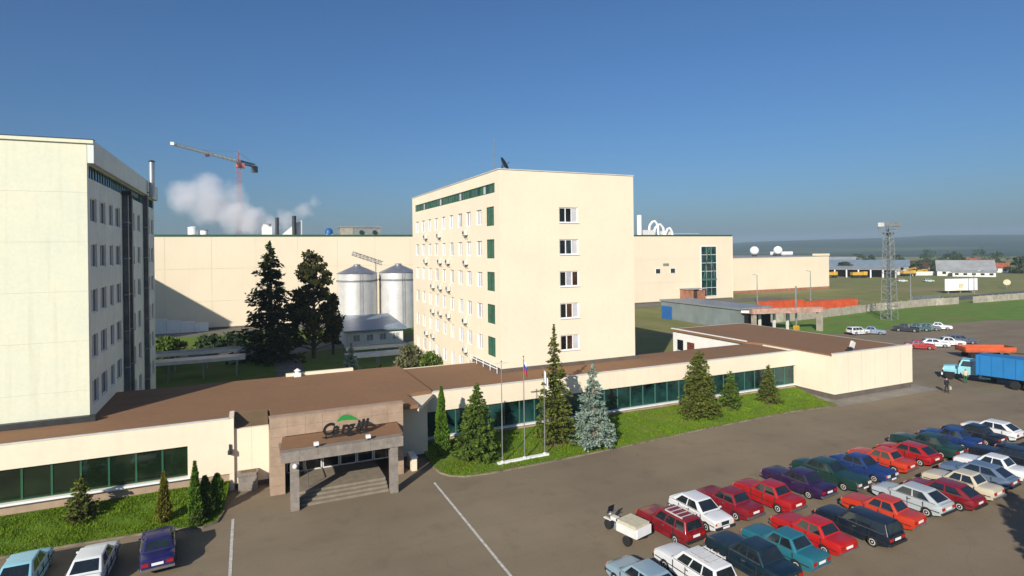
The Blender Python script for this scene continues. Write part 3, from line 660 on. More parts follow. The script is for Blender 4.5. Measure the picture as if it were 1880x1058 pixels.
# ------------------------------------------------------------------ warehouse, annex, silos, sheds
wh = thing('warehouse', 'huge cream panelled warehouse behind the towers with green roof edge', 'building', (45, 170, 0))
WH = 20.9
part('core', MB().box(-70, 145.0, 145.1, 205, 0, WH - .3), 'cream_panel', wh)
xs = np.arange(-70, 145.3, 8.97)
for i, x0 in enumerate(xs):
    x1 = min(x0 + 8.97, 145.3)
    for z0, z1 in ((.4, 6.2), (6.2, 13.4), (13.4, 20.5)):
        if x1 < -30: continue
        part('wall_panel', MB().box(x0 + .015, x1 - .015, 145.0, 145.09, z0 + .015, z1 - .015), 'cream_panel', wh)
part('roof_trim', MB().box(-70, 145.4, 144.9, 145.6, 20.5, 20.95), 'green_trim', wh); part('roof', MB().box(-70, 145.4, 145.61, 205.2, 20.62, 20.9), 'grey_roof', wh)
part('plinth', MB().box(-70, 145.3, 144.95, 145.095, 0, .399), 'plinth', wh)
part('corner_trim', MB().box(145.301, 145.5, 144.9, 205, 0, 20.49), 'cream_panel', wh)
fw_ = part('tall_window', MB().box(132.0, 138.5, 144.86, 144.99, 1.2, 17.4), 'white_paint', wh)
for i in range(3):
    for j in range(6):
        part('pane', MB().box(132.2 + i * 2.05, 132.2 + i * 2.05 + 1.95, 144.82, 144.859, 1.4 + j * 2.65, 1.4 + j * 2.65 + 2.5), 'pane_blue' if (i + j) % 4 == 0 else 'pane_teal', fw_)
part('transom', MB().box(132.1, 138.4, 144.76, 144.818, 6.3, 6.9), 'teal_frame', fw_)
part('brace', MB().bar((133, 144.78, 7), (135.2, 144.78, 17), .16, n=4), 'teal_frame', fw_); part('brace', MB().bar((137.6, 144.78, 7), (135.4, 144.78, 17), .16, n=4), 'teal_frame', fw_)
for x in (114.0, 119.7): window(wh, (x, 144.9), (1, 0), 0, 2.0, 8.9, 10.6, 'white_paint', ['pane_blue'], 1, fw=.15, inset=0)
part('louvre', MB().box(117.0, 119.2, 144.9, 144.995, 11.3, 12.1), 'mast_steel', wh)
t = thing('brick_porch', 'small red brick porch at the foot of the tall warehouse window', 'porch', (126.5, 143, 0))
part('wall', MB().box(123.4, 125.4, 141, 144.9, 0, 3.7), 'brick_red', t); part('wall', MB().box(127.4, 130.0, 141, 144.9, 0, 3.5), 'brick_red', t); part('door', MB().box(125.41, 127.39, 141.6, 144.9, 0, 3.9), 'wood_dark', t); part('roof', MB().box(123.2, 130.2, 140.8, 144.88, 3.91, 4.1), 'grey_roof', t)
ax = thing('annex', 'lower cream annex with brick-red base beside the warehouse', 'building', (185, 180, 0))
part('core', MB().box(146.2, 211.6, 160.1, 205, 0, 12.8), 'cream_panel', ax)
for i in range(8): part('wall_panel', MB().box(146.2 + i * 8.175 + .015, 146.2 + (i + 1) * 8.175 - .015, 160.0, 160.09, .95, 12.9), 'cream_panel', ax)
part('plinth', MB().box(146.2, 211.7, 159.95, 160.095, 0, .94), 'brick_red', ax); part('roof', MB().box(146.0, 211.9, 159.9, 205.3, 12.92, 13.15), 'grey_roof', ax)
part('roof_trim', MB().box(206.0, 211.9, 159.9, 163, 13.16, 14.0), 'cream_panel', ax)
for x, lb in ((187.4, 'nearer the warehouse'), (200.6, 'farther from the warehouse')):
    t = thing('roof_dome', 'white ball-shaped vent on the annex roof, %s' % lb, 'vent', (x, 175, 13.15), 'ball vents on the annex roof')
    part('neck', MB().lathe((x, 175, 13.15), [(.9, 0), (.9, .6)], 14), 'dark_steel', t)
    part('dome', MB().lathe((x, 175, 13.7), [(1.75 * math.sin(R(a)) + .01, 1.75 - 1.75 * math.cos(R(a))) for a in range(0, 181, 15)], 18), 'dome_white', t, 60)
t = thing('skylight', 'long white skylight box on the annex roof end', 'skylight', (217 - 8, 178, 13.15))
part('curb', MB().box(203.5, 211.2, 177, 181, 13.15, 13.6), 'mast_steel', t); part('cover', MB().box(203.2, 211.5, 176.8, 181.2, 13.6, 14.9), 'white_paint', t)

def cyl_thing(name, label, cat, x, y, z, r, h, m, capm=None, group=None):
    t = thing(name, label, cat, (x, y, z), group)
    part('shell', MB().lathe((x, y, z), [(r, 0), (r, h)], 18), m, t, 40); part('cap', MB().lathe((x, y, z + h), [(r * 1.08, 0), (r * 1.08, .12), (r * .3, r * .35)], 18), capm or m, t, 40)
    return t
cyl_thing('roof_fan', 'larger white fan drum on the warehouse roof beside the left tower', 'fan', -11.2, 150, 20.9, 1.0, 1.7, 'dome_white'); cyl_thing('roof_fan', 'smaller white fan drum beside the larger one on the warehouse roof', 'fan', -8.9, 150, 20.9, .8, 1.1, 'dome_white', 'mast_steel')
cyl_thing('chimney_stack', 'dark chimney stack in the steam on the warehouse roof, left of the white ridge', 'chimney', 6.6, 151, 20.9, .42, 4.2, 'dark_steel'); cyl_thing('chimney_stack', 'dark chimney stack standing against the white ridged roof house', 'chimney', 10.3, 149, 20.9, .48, 4.5, 'dark_steel')
t = thing('ridged_roof_house', 'white sloped roof house beside the dark chimney stack', 'roof house', (9.8, 152, 20.9))
part('body', MB().add([(7.4, 150, 20.9), (11.9, 150, 20.9), (11.9, 154, 20.9), (7.4, 154, 20.9), (11.0, 150, 24.1), (11.9, 150, 24.4), (11.9, 154, 24.4), (11.0, 154, 24.1)], [(3, 2, 1, 0), (0, 1, 5, 4), (1, 2, 6, 5), (2, 3, 7, 6), (3, 0, 4, 7), (4, 5, 6, 7)]), 'white_wall', t)
part('trim', MB().box(11.91, 12.15, 149.9, 154.1, 20.9, 24.6), 'off_white', t)
t = thing('steam_outlet', 'white steam outlet housing at the root of the plume', 'vent', (4.2, 151, 20.9)); part('housing', MB().box(3.2, 5.4, 150, 152.5, 20.9, 23.0), 'white_wall', t); part('cowl', MB().lathe((4.3, 151.2, 23), [(.9, 0), (.9, .5), (1.2, .7)], 14), 'off_white', t)
t = thing('blue_roof_tank', 'small blue domed tank on the warehouse roof', 'tank', (18.4, 150, 20.9)); part('shell', MB().lathe((18.4, 150, 20.9), [(.95, 0), (.95, .9), (.8, 1.4), (.4, 1.75), (.03, 1.85)], 16), 'blue_tank', t, 40); part('base', MB().box(17.6, 19.2, 149.2, 150.8, 20.9, 21.2), 'off_white', t)
t = thing('plant_room', 'low grey plant room with two round vents on the warehouse roof', 'plant room', (26, 152, 20.9))
part('wall', MB().box(21.2, 31.3, 150, 155, 20.9, 22.9), 'mast_steel', t); part('roof', MB().box(21.0, 31.5, 149.8, 155.2, 22.9, 23.15), 'grey_roof', t); part('end_wall', MB().box(21.1, 24.2, 149.9, 149.99, 21.0, 22.8), 'concrete', t)
for x in (26.3, 29.6): part('round_vent', MB().bar((x, 150, 21.7), (x, 149.7, 21.7), .55, n=14), 'dark_steel', t)
cyl_thing('white_stack', 'short white stack on the warehouse roof against the middle tower', 'stack', 112, 150, 20.9, .75, 6.2, 'white_paint')
t = thing('roof_pipework', 'white arched pipework on the warehouse roof right of the middle tower', 'pipework', (119, 150, 20.9))
for x0, x1, zt in ((115.6, 119.4, 25.4), (117.6, 121.6, 24.4), (122, 125, 23.2)):
    m_ = (x0 + x1) / 2; c_ = MB(); pts = [(x0, 150, 20.9), (x0 + .3, 150, zt - 1.4), (m_ - .5, 150, zt - .2), (m_ + .5, 150, zt), (x1 - .3, 150, zt - 1.1), (x1, 150, 20.9)]
    for a, b in zip(pts, pts[1:]): c_.bar(a, b, .38, n=8)
    part('pipe', c_, 'white_paint', t)
part('filter_box', MB().box(113.6, 117.4, 149.4, 152, 20.9, 22.6), 'off_white', t); part('filter_box', MB().box(121.0, 125.6, 150.6, 153, 20.9, 22.3), 'off_white', t)
part('walkway', MB().box(113, 137, 151, 152, 21.5, 21.6), 'off_white', t)

def silo(x, y, r, h, lab):
    t = thing('grain_silo', lab, 'silo', (x, y, 0), 'steel silos before the warehouse')
    prof = []
    z = 0
    while z < h - .01: prof += [(r, z), (r + .04, z + .18), (r, z + .36)]; z += .42
    part('shell', MB().lathe((x, y, 0), prof, 40), 'silo', t, 25)
    part('eave_ring', MB().lathe((x, y, h - 1.75), [(r + .1, 0), (r + .14, .05), (r + .14, .35), (r + .1, .4)], 40), 'mast_steel', t)
    part('roof', MB().lathe((x, y, h), [(r + .18, 0), (r * .6, .85), (r * .18, 1.6), (r * .18, 1.9), (.05, 2.0)], 40), 'galv', t, 30)
    lad = MB()
    for s_ in (-.25, .25): lad.bar((x + s_, y - r - .25, .3), (x + s_, y - r - .25, h), .03, n=4)
    for k in range(36): lad.bar((x - .25, y - r - .25, .5 + k * .33), (x + .25, y - r - .25, .5 + k * .33), .02, n=3)
    part('ladder', lad, 'galv', t)
silo(21.6, 129, 4.2, 12.1, 'corrugated steel silo standing nearer the dark trees'); silo(30.6, 129, 4.2, 12.1, 'corrugated steel silo half hidden by the middle tower')
t = thing('conveyor', 'inclined steel conveyor reaching over the silo roofs', 'conveyor', (23, 131, 12))
part('trough', MB().lattice((21.0, 131, 16.4), (27.5, 131, 14.1), .8, .8, 8, .06), 'galv', t); part('leg', MB().bar((26, 131, 0), (26, 131, 14.4), .14), 'galv', t)
t = thing('metal_shed', 'low shed with blue metal roof in front of the silos', 'shed', (21, 111, 0))
part('wall', MB().box(15.6, 25.4, 104, 118, 0, 2.8), 'white_wall', t); part('roof', MB().add([(15, 103.4, 2.75), (26, 103.4, 2.75), (26, 118.6, 3.9), (15, 118.6, 3.9), (15, 103.4, 3.0), (26, 103.4, 3.0), (26, 118.6, 4.15), (15, 118.6, 4.15)], [(3, 2, 1, 0), (4, 5, 6, 7), (0, 1, 5, 4), (1, 2, 6, 5), (2, 3, 7, 6), (3, 0, 4, 7)]), 'blue_roof', t)
for i in range(4): window(t, (15.6, 104), (1, 0), 1 + i * 2.3, 2.2 + i * 2.3, 1.0, 2.2, 'white_paint', ['pane_dark'], 2, inset=-.03)
def walkway(x0, x1, y, d, z, lab, m):
    t = thing('covered_walkway', lab, 'walkway', ((x0 + x1) / 2, y, 0), 'covered walkways in the yard')
    part('roof', MB().box(x0, x1, y, y + d, z, z + .18), m, t); part('fascia', MB().box(x0, x1, y - .08, y - .003, z - .25, z + .2), 'off_white', t)
    for x in np.arange(x0 + .5, x1, 4): part('post', MB().box(x - .08, x + .08, y + .3, y + .46, 0, z - .001), 'grey_steel', t)
walkway(-30, -.4, 87.2, 2.6, 2.5, 'covered walkway with bluish roof behind the left tower', 'blue_roof'); walkway(-30, -.4, 94.6, 2.8, 2.5, 'covered walkway with pale roof behind the left tower, nearer the warehouse', 'concrete')
walkway(12, 22.2, 81.2, 2.0, 2.4, 'covered walkway with bluish roof beside the middle tower', 'blue_roof'); walkway(13, 22.2, 88.0, 1.8, 2.4, 'covered walkway with pale roof beside the middle tower, nearer the silos', 'concrete')
t = thing('courtyard_wall', 'low white wall in the sun at the foot of the warehouse', 'wall', (-14, 142, 0))
for i in range(7): part('wall_bay', MB().box(-26 + i * 2.6, -26 + i * 2.6 + 2.55, 141.6, 142, 0, 3.6 - .42 * max(0, i - 2)), 'white_wall', t)

gb = thing('grey_hall', 'low blue-grey hall with flat roof behind the end block', 'building', (95, 100, 0))
part('wall', MB().prism([(90.0, 88.3), (98.5, 88.3), (98.5, 112), (90.5, 113)], 0, 4.1), 'grey_blue', gb); part('roof', MB().prism([(89.7, 88.0), (98.8, 88.0), (98.8, 112.3), (90.2, 113.3)], 4.1, 4.45), 'grey_steel', gb)
part('gate', MB().prism([(90.32, 109.0), (90.4, 112.6), (90.2, 112.6), (90.12, 109.0)], 0, 3.0), 'blue_tank', gb)
for i in range(5): part('wall_rib', MB().prism([(89.92 + i * .09, 91 + i * 3.6), (90.06 + i * .09, 91 + i * 3.6), (90.06 + i * .09, 91.12 + i * 3.6), (89.92 + i * .09, 91.12 + i * 3.6)], 0, 4.09), 'grey_blue', gb)
cpt = thing('carport', 'white slab-roofed carport beside the grey hall', 'carport', (94, 87, 0))
part('roof', MB().prism([(90.2, 87.8), (98.4, 87.8), (99.5, 84.0), (92.2, 84.8)], 3.5, 4.0), 'off_white', cpt); part('back_wall', MB().box(91, 98, 87.5, 87.75, 0, 3.49), 'dark_void', cpt)
for x, y in ((92.4, 85), (95.9, 84.6), (99.1, 84.2)): part('post', MB().box(x - .2, x + .2, y - .05, y + .35, 0, 3.49), 'off_white', cpt)
# overhead pipe gallery with its concrete post
pg = thing('pipe_gallery', 'weathered pink-orange overhead gallery on a concrete post', 'gallery', (100, 82, 0))
part('girder', MB().prism([(88.6, 83.4), (103.2, 79.4), (103.5, 80.5), (88.9, 84.5)], 3.75, 4.75), 'pinkish', pg)
for i in range(9):
    x = 89.2 + i * 1.6; y = 83.4 - i * 1.6 * .274 - .19
    part('stiffener', MB().box(x, x + .16, y - .08, y + .05, 3.7, 4.8), 'pinkish', pg)
part('post', MB().box(102.35, 103.15, 79.45, 80.35, 0, 3.74), 'concrete', pg); part('post', MB().box(89.2, 89.9, 83.6, 84.3, 0, 3.74), 'concrete', pg)
def container(x0, x1, y0, y1, z0, z1, lab):
    t = thing('orange_trailer', lab, 'trailer', ((x0 + x1) / 2, (y0 + y1) / 2, 0), 'orange trailers behind the concrete fence')
    part('body', MB().box(x0, x1, y0, y1, z0 + .5, z1), 'orange', t)
    for x in np.arange(x0 + .4, x1 - .1, 1.1): part('rib', MB().box(x, x + .14, y0 - .07, y0 - .003, z0 + .55, z1 - .02), 'orange', t)
    for x in (x0 + 1.0, x1 - 1.8): part('wheel', MB().bar((x, y0 + .1, .48), (x, y0 + .5, .48), .48, n=14), 'tyre', t)
container(111.5, 124.5, 101, 103.4, .4, 3.7, 'long orange-red trailer behind the gallery, nearest the grey hall'); container(126.5, 138.4, 101, 103.4, .4, 3.0, 'middle orange-red trailer behind the concrete fence'); container(139.8, 144.4, 101, 103.4, .4, 3.0, 'short orange-red trailer at the road end of the row')
# concrete panel fence
cf = thing('concrete_fence', 'long weathered concrete panel fence between the grass and the back road', 'fence', (150, 97, 0))
pts = [(96, 92.2), (120, 94.0), (145, 97.4), (170, 98.8), (192, 97.4), (214, 96.8), (250, 96), (300, 95.5)]
for (ax_, ay), (bx_, by) in zip(pts, pts[1:]):
    L_ = math.hypot(bx_ - ax_, by - ay); n_ = max(1, round(L_ / 3.1)); d = ((bx_ - ax_) / L_, (by - ay) / L_)
    for i in range(n_):
        if rnd.random() < .03: continue
        c = (ax_ + d[0] * L_ * (i + .5) / n_, ay + d[1] * L_ * (i + .5) / n_); sg_ = rnd.uniform(-.05, .05)
        part('fence_panel', MB().obox(c, d, L_ / n_ - .22, .14, .05, 1.95 + sg_), rnd.choice(('concrete', 'concrete', 'concrete', 'fence_pale')), cf)
        part('fence_post', MB().obox((c[0] + d[0] * L_ / n_ / 2, c[1] + d[1] * L_ / n_ / 2), d, .2, .2, 0, 2.1), 'concrete', cf)
t = thing('sheet_screen', 'pale grey sheet metal screen by the back road', 'screen', (178, 104, 0))
for i in range(5): part('sheet', MB().box(171 + i * 2.6, 171 + i * 2.6 + 2.55, 103.4, 103.5, .3, 2.3), 'galv', t)
for i in range(6): part('post', MB().box(170.9 + i * 2.6, 171.0 + i * 2.6, 103.51, 103.6, 0, 2.4), 'mast_steel', t)

# ------------------------------------------------------------------ masts, poles, crane, steam
fm = thing('floodlight_mast', 'tall grey lattice floodlight mast with lamp platform on the grass strip', 'mast', (131.8, 84.8, 0))
part('lattice', MB().lattice((131.8, 84.8, 0), (131.8, 84.8, 19.6), 2.4, 1.4, 13, .05, up=(0, 1, 0)), 'mast_steel', fm)
part('ladder_cage', MB().lattice((131.8, 84.8, 0), (131.8, 84.8, 20.5),   .6, .6, 26, .03, up=(0, 1, 0)), 'mast_steel', fm)
part('platform', MB().box(130.5, 133.1, 83.5, 86.1, 19.6, 19.8), 'mast_steel', fm)
rl = MB(); q = [(130.4, 83.4), (133.2, 83.4), (133.2, 86.2), (130.4, 86.2)]
for (a, b), (c, d) in zip(q, q[1:] + q[:1]):
    for z in (20.4, 21.0): rl.bar((a, b, z), (c, d, z), .05, n=4)
    rl.bar((a, b, 19.8), (a, b, 21.1), .05, n=4)
part('railing', rl, 'mast_steel', fm)
for i, (x, y) in enumerate(((130.3, 83.5), (131.8, 83.2), (133.3, 83.5), (133.4, 85.5), (130.2, 85.5), (131.8, 86.3))):
    part('floodlight', MB().box(x - .45, x + .45, y - .3, y + .3, 21.0, 21.9), 'off_white' if i > 2 else 'mast_steel', fm)
part('lightning_rod', MB().bar((131.8, 84.8, 19.8), (131.8, 84.8, 23.2), .05), 'mast_steel', fm)
def lamp_post(x, y, h, ang, lab, wood=False):
    t = thing('street_lamp', lab, 'street lamp', (x, y, 0), 'street lamps')
    part('post', MB().bar((x, y, 0), (x, y, h), .16, .09, 8), 'concrete' if wood else 'mast_steel', t)
    dx, dy = math.cos(ang) * 1.6, math.sin(ang) * 1.6
    part('arm', MB().bar((x, y, h - .1), (x + dx, y + dy, h + .35), .06), 'mast_steel', t)
    part('lamp_head', MB().obox((x + dx, y + dy), (math.cos(ang), math.sin(ang)), .9, .35, h + .28, h + .45), 'off_white', t)
lamp_post(153.8, 122.5, 9.4, 2.6, 'street lamp on the grass before the cream annex'); lamp_post(181, 110, 9.0, 2.6, 'street lamp behind the sheet metal screen'); lamp_post(226, 116.4, 7.5, -.5, 'street lamp standing beside the white billboard'); lamp_post(138, 128, 8.5, 2.6, 'slim street lamp before the tall warehouse window')
t = thing('steel_pole', 'plain grey steel pole with yellow foot behind the end block', 'pole', (100, 83, 0)); part('shaft', MB().bar((100, 83, .9), (100, 83, 8.8), .2, .15, 8), 'galv', t); part('foot', MB().box(99.6, 100.4, 82.6, 83.4, 0, .9), 'yellow', t)
def flagpole(x, y, h, lab, flag):
    t = thing('flagpole', lab, 'flagpole', (x, y, .1), 'flagpoles on the lawn')
    part('pole', MB().bar((x, y, .1), (x, y, h), .05, .03, 8), 'galv', t); part('base_plate', MB().lathe((x, y, .1), [(.16, 0), (.16, .12), (.07, .2)], 10), 'off_white', t)
    part('finial', MB().lathe((x, y, h), [(.03, 0), (.07, .06), (.02, .14)], 8), 'chrome', t)
    if flag:
        hts = flag; n = len(hts)
        for i, m in enumerate(hts):
            mb = MB(); W, Hh = .30, .95; NX = 8
            for k in range(NX + 1):
                a = k / NX; xx = x + .05 + a * W; yy = y + .09 * math.sin(a * 7 + x); dz = -.75 * a
                mb.v += [(xx, yy, h - .1 - Hh * i / n + dz), (xx, yy, h - .1 - Hh * (i + 1) / n + dz)]
            mb.f = [(2 * k, 2 * k + 1, 2 * k + 3, 2 * k + 2) for k in range(NX)]
            part('flag_stripe', mb, m, t, 60)
    else: part('crossbar', MB().box(x - .55, x + .55, y - .04, y + .04, h - .12, h - .04), 'off_white', t)
flagpole(17.8, 41.5, 7.9, 'bare white flagpole with a short crossbar at the kerb', None); flagpole(19.75, 41.6, 8.1, 'flagpole with a white, blue and red flag', ['flag_white', 'flag_blue', 'flag_red']); flagpole(21.6, 41.7, 7.0, 'flagpole with a plain white flag beside the tall spruce', ['flag_white'])
t = solo('flagpole_plinth', MB().prism([(17.4, 41.3), (21.9, 41.5), (21.9, 41.85), (17.4, 41.65)], .0, .2), 'white_paint', 'low white concrete strip carrying the three flagpoles', 'plinth')
CD = (math.cos(R(24.4)), math.sin(R(24.4)))
def camxy(X, D): return (X * CD[0] + D * CD[1], -X * CD[1] + D * CD[0])
mx, my = camxy(-140, 300); tx_, ty_ = camxy(-145, 250); kx, ky = camxy(-138.5, 315)
cr = thing('tower_crane', 'red tower crane with pale jib standing behind the warehouse', 'crane', (mx, my, 0))
part('mast', MB().lattice((mx, my, 0), (mx, my, 61), 1.8, 1.8, 24, .085, up=(0, 1, 0)), 'crane_red_hazed', cr); part('apex', MB().lattice((mx, my, 63), (mx, my, 69.5), 1.6, .5, 4, .13, up=(0, 1, 0)), 'crane_red_hazed', cr)
part('jib', MB().lattice((mx, my, 64.2), (tx_, ty_, 64.2), 1.2, .9, 26, .07), 'pale_yellow', cr); part('counter_jib', MB().lattice((mx, my, 64.2), (kx, ky, 64.2), 1.4, 1.4, 6, .14), 'dark_steel', cr)
part('slewing_ring', MB().lathe((mx, my, 61), [(1.3, 0), (1.5, .6), (1.5, 2.0)], 14), 'crane_red_hazed', cr); part('cab', MB().box(mx + 1.2, mx + 2.9, my - 1.2, my + .6, 60.8, 63.2), 'crane_red_hazed', cr)
part('counterweight', MB().obox((kx, ky), ((kx - mx) / 15.1, (ky - my) / 15.1), 2.6, 2.4, 60.6, 64.0), 'dark_steel', cr)
jx, jy = mx + (tx_ - mx) * .52, my + (ty_ - my) * .52
part('trolley', MB().box(jx - .9, jx + .9, jy - .9, jy + .9, 62.6, 63.6), 'crane_red_hazed', cr); part('jib_head', MB().box(tx_ - .7, tx_ + .7, ty_ - .7, ty_ + .7, 63.6, 64.9), 'white_paint', cr)
part('tie_rod', MB().bar((mx, my, 69.3), (mx + (tx_ - mx) * .6, my + (ty_ - my) * .6, 64.8), .05, n=4), 'mast_steel', cr); part('tie_rod', MB().bar((mx, my, 69.3), (kx, ky, 64.9), .06, n=4), 'mast_steel', cr)

def steam():
    c = Vector((0, 170, 29)); mb = MB().box(-26, 22, 160, 180, 21, 43)
    o = link('steam', mb.mesh('steam', c), None, None, c); o['kind'] = 'stuff'
    tag(o, 'white steam plume drifting left above the warehouse roof', 'steam')
    m = bpy.data.materials.new('steam'); m.use_nodes = True; n = m.node_tree.nodes; l = m.node_tree.links; n.clear()
    out = n.new('ShaderNodeOutputMaterial'); pv = n.new('ShaderNodeVolumePrincipled'); tc = n.new('ShaderNodeNewGeometry')
    pv.inputs['Color'].default_value = (.97, .96, .97, 1); pv.inputs['Anisotropy'].default_value = 0
    no = n.new('ShaderNodeTexNoise'); no.inputs['Scale'].default_value = .2; no.inputs['Detail'].default_value = 7; no.inputs['Roughness'].default_value = .55; l.new(tc.outputs['Position'], no.inputs[0])
    wr = n.new('ShaderNodeVectorMath'); wr.operation = 'MULTIPLY_ADD'; wr.inputs[1].default_value = (7, 7, 7); l.new(no.outputs['Color'], wr.inputs[0]); l.new(tc.outputs['Position'], wr.inputs[2])
    prev = None
    blobs = [(4.6, 168, 23.3, 2.6, 1.0), (1.0, 168, 25.2, 3.4, .9), (-3.0, 169, 27.2, 4.6, .75), (-8.5, 170, 29.8, 5.4, .6), (-13.5, 170, 31.2, 4.6, .5), (-9.5, 171, 34.0, 4.2, .4), (-3.5, 170, 31.5, 4.0, .3), (9.5, 168, 25.5, 3.0, .45), (14, 168, 28.0, 2.6, .35), (16.5, 168, 30.8, 1.9, .25)]
    for x, y, z, r, k in blobs:
        vm = n.new('ShaderNodeVectorMath'); vm.operation = 'DISTANCE'; l.new(wr.outputs[0], vm.inputs[0]); vm.inputs[1].default_value = (x + 3.5, y + 3.5, z + 3.5)
        mr = n.new('ShaderNodeMapRange'); mr.inputs[1].default_value = r * 1.12; mr.inputs[2].default_value = r * .15; mr.inputs[3].default_value = 0; mr.inputs[4].default_value = k; l.new(vm.outputs['Value'], mr.inputs[0])
        if prev is None: prev = mr.outputs[0]
        else:
            ad = n.new('ShaderNodeMath'); ad.operation = 'MAXIMUM'; l.new(prev, ad.inputs[0]); l.new(mr.outputs[0], ad.inputs[1]); prev = ad.outputs[0]
    ml = n.new('ShaderNodeMath'); ml.operation = 'MULTIPLY'; ml.inputs[1].default_value = .62; l.new(prev, ml.inputs[0])
    l.new(ml.outputs[0], pv.inputs['Density']); l.new(pv.outputs[0], out.inputs['Volume']); o.data.materials.append(m)
steam()

# ------------------------------------------------------------------ unseen block added to cast the shadow on the warehouse wall
fb = thing('shadow_block', 'unseen cream block added behind the left tower to shade the warehouse', 'building', (-49, 126, 0))
part('wall', MB().box(-58, -40, 108, 141, 0, 26.0), 'cream_tower', fb); part('roof', MB().box(-58.2, -39.8, 107.8, 141.2, 26.0, 26.25), 'grey_roof', fb)
for k in range(6): part('window_band', MB().box(-39.99, -39.9, 110, 139, 2 + 3.7 * k, 3.5 + 3.7 * k), 'pane_blue', fb)

# ------------------------------------------------------------------ trees
def leaves(mb_arrays, C, D, U, L, W):
    """diamond leaves: centres C, long axis D, side axis U, half sizes L, W"""
    V = np.stack([C - D * L, C + U * W, C + D * L, C - U * W], 1); mb_arrays.append(V)
def norm(a): return a / (np.linalg.norm(a, axis=1, keepdims=True) + 1e-9)
def leaf_mesh(name, arrs):
    V = np.concatenate(arrs).reshape(-1, 3); n = len(V) // 4
    me = bpy.data.meshes.new(name); me.vertices.add(len(V)); me.vertices.foreach_set('co', V.astype(np.float32).ravel())
    me.loops.add(4 * n); me.loops.foreach_set('vertex_index', np.arange(4 * n, dtype=np.int32)); me.polygons.add(n)
    me.polygons.foreach_set('loop_start', np.arange(0, 4 * n, 4, dtype=np.int32)); me.polygons.foreach_set('loop_total', np.full(n, 4, dtype=np.int32))
    me.update(); me.validate(); return me
def plant(name, label, cat, x, y, z, arrs, mat, trunk, tmat, group=None, limbs=None):
    if z == .07: z = lawn_z(x, y) - .02 if y > 20 else 0
    t = thing(name, label, cat, (x, y, z), group)
    link('crown', leaf_mesh('crown', arrs), mat, t, (x, y, z))
    tm = MB()
    for p0, p1, r0, r1 in trunk: tm.bar(p0, p1, r0, r1, 8)
    link('trunk', tm.mesh('trunk'), tmat, t, (x, y, z))
    if limbs:
        lm = MB()
        for p0, p1, r0, r1 in limbs: lm.bar(p0, p1, r0, r1, 4)
        link('limbs', lm.mesh('limbs'), tmat, t, (x, y, z))['kind'] = 'stuff'
    return t
def conifer(name, label, x, y, h, r, base, mat, seed, whorl=.35, per=9, lf=.16, droop=.25, power=.85, dens=1.0, z=.07, tmat='bark', ragged=.25, group=None):
    g = np.random.default_rng(seed); arrs = []; limbs = []
    zz = base
    while zz < h - .15:
        f = (h - zz) / (h - base); rad = r * f ** power * (1 + g.uniform(-ragged, ragged) * .5); nb = max(4, int(per * (.45 + .6 * f)))
        a0 = g.uniform(0, 6.28)
        for k in range(nb):
            a = a0 + 6.283 * k / nb + g.uniform(-.3, .3); L = rad * g.uniform(1 - ragged, 1 + ragged * .6); z0 = zz + g.uniform(-.5, .5) * whorl
            d = np.array([math.cos(a), math.sin(a), -droop * g.uniform(.5, 1.4)]); s = np.array([-math.sin(a), math.cos(a), 0.])
            m = max(4, int(dens * 16 * L / (lf * 4.2)))
            t = g.uniform(.12, 1, m) ** .75
            side = g.uniform(-1, 1, m) * (1 - t * .75) * L * .34
            C = np.outer(t * L, d) + np.outer(side, s) + np.stack([np.zeros(m), np.zeros(m), z0 + .22 * L * t * t * g.uniform(.2, 1.2, m) + g.normal(0, lf * .45, m)], 1)
            D = norm(d * .8 + np.outer(np.sign(side) * .7, s) + g.normal(0, .35, (m, 3))); U = norm(np.cross(D, g.normal(0, 1, (m, 3)) + np.array([0, 0, 1.2])))
            sz = lf * g.uniform(.7, 1.35, (m, 1)); leaves(arrs, C, D, U, sz, sz * .42)
            if L > .5: limbs.append(((0, 0, z0), tuple(d * L * .85 + np.array([0, 0, z0 + .1 * L])), .03 + .01 * L, .01))
        zz += whorl * (.6 + .5 * f)
    C = np.stack([g.normal(0, .05, 14), g.normal(0, .05, 14), g.uniform(h - .5, h, 14)], 1); D = norm(g.normal(0, .3, (14, 3)) + np.array([0, 0, 1])); U = norm(np.cross(D, g.normal(0, 1, (14, 3))))
    leaves(arrs, C, D, U, np.full((14, 1), lf), np.full((14, 1), lf * .4))
    return plant(name, label, 'tree', x, y, z, arrs, mat, [((0, 0, -.1), (0, 0, h * .5), .045 * h ** .8 + .02, .03 * h ** .8), ((0, 0, h * .5), (0, 0, h - .1), .03 * h ** .8, .015)], tmat, group, limbs)
def column(name, label, x, y, h, r, mat, seed, n=1800, lf=.1, z=.07, base=.05, tip=.75, tilt=0, cat='tree', group=None):
    g = np.random.default_rng(seed); t = g.uniform(0, 1, n); a = g.uniform(0, 6.283, n)
    prof = np.minimum(1, (t / .12) ** .5) * np.minimum(1, ((1 - t) / (1 - .12)) ** tip) * (1 + .15 * np.sin(a * 3 + t * 9) + .12 * np.sin(t * 26 + a * 2))
    rr_ = r * prof * np.sqrt(g.uniform(.45, 1.05, n)); C = np.stack([rr_ * np.cos(a) + tilt * t, rr_ * np.sin(a), base + t * (h - base)], 1)
    out = np.stack([np.cos(a), np.sin(a), np.full(n, 1.3)], 1); D = norm(out + g.normal(0, .35, (n, 3))); U = norm(np.cross(D, g.normal(0, 1, (n, 3))))
    s = lf * g.uniform(.7, 1.4, (n, 1)); arrs = []; leaves(arrs, C, D, U, s, s * .45)
    return plant(name, label, cat, x, y, z, arrs, mat, [((0, 0, -.1), (0, 0, h * .8), .07, .02)], 'bark_pale', group)
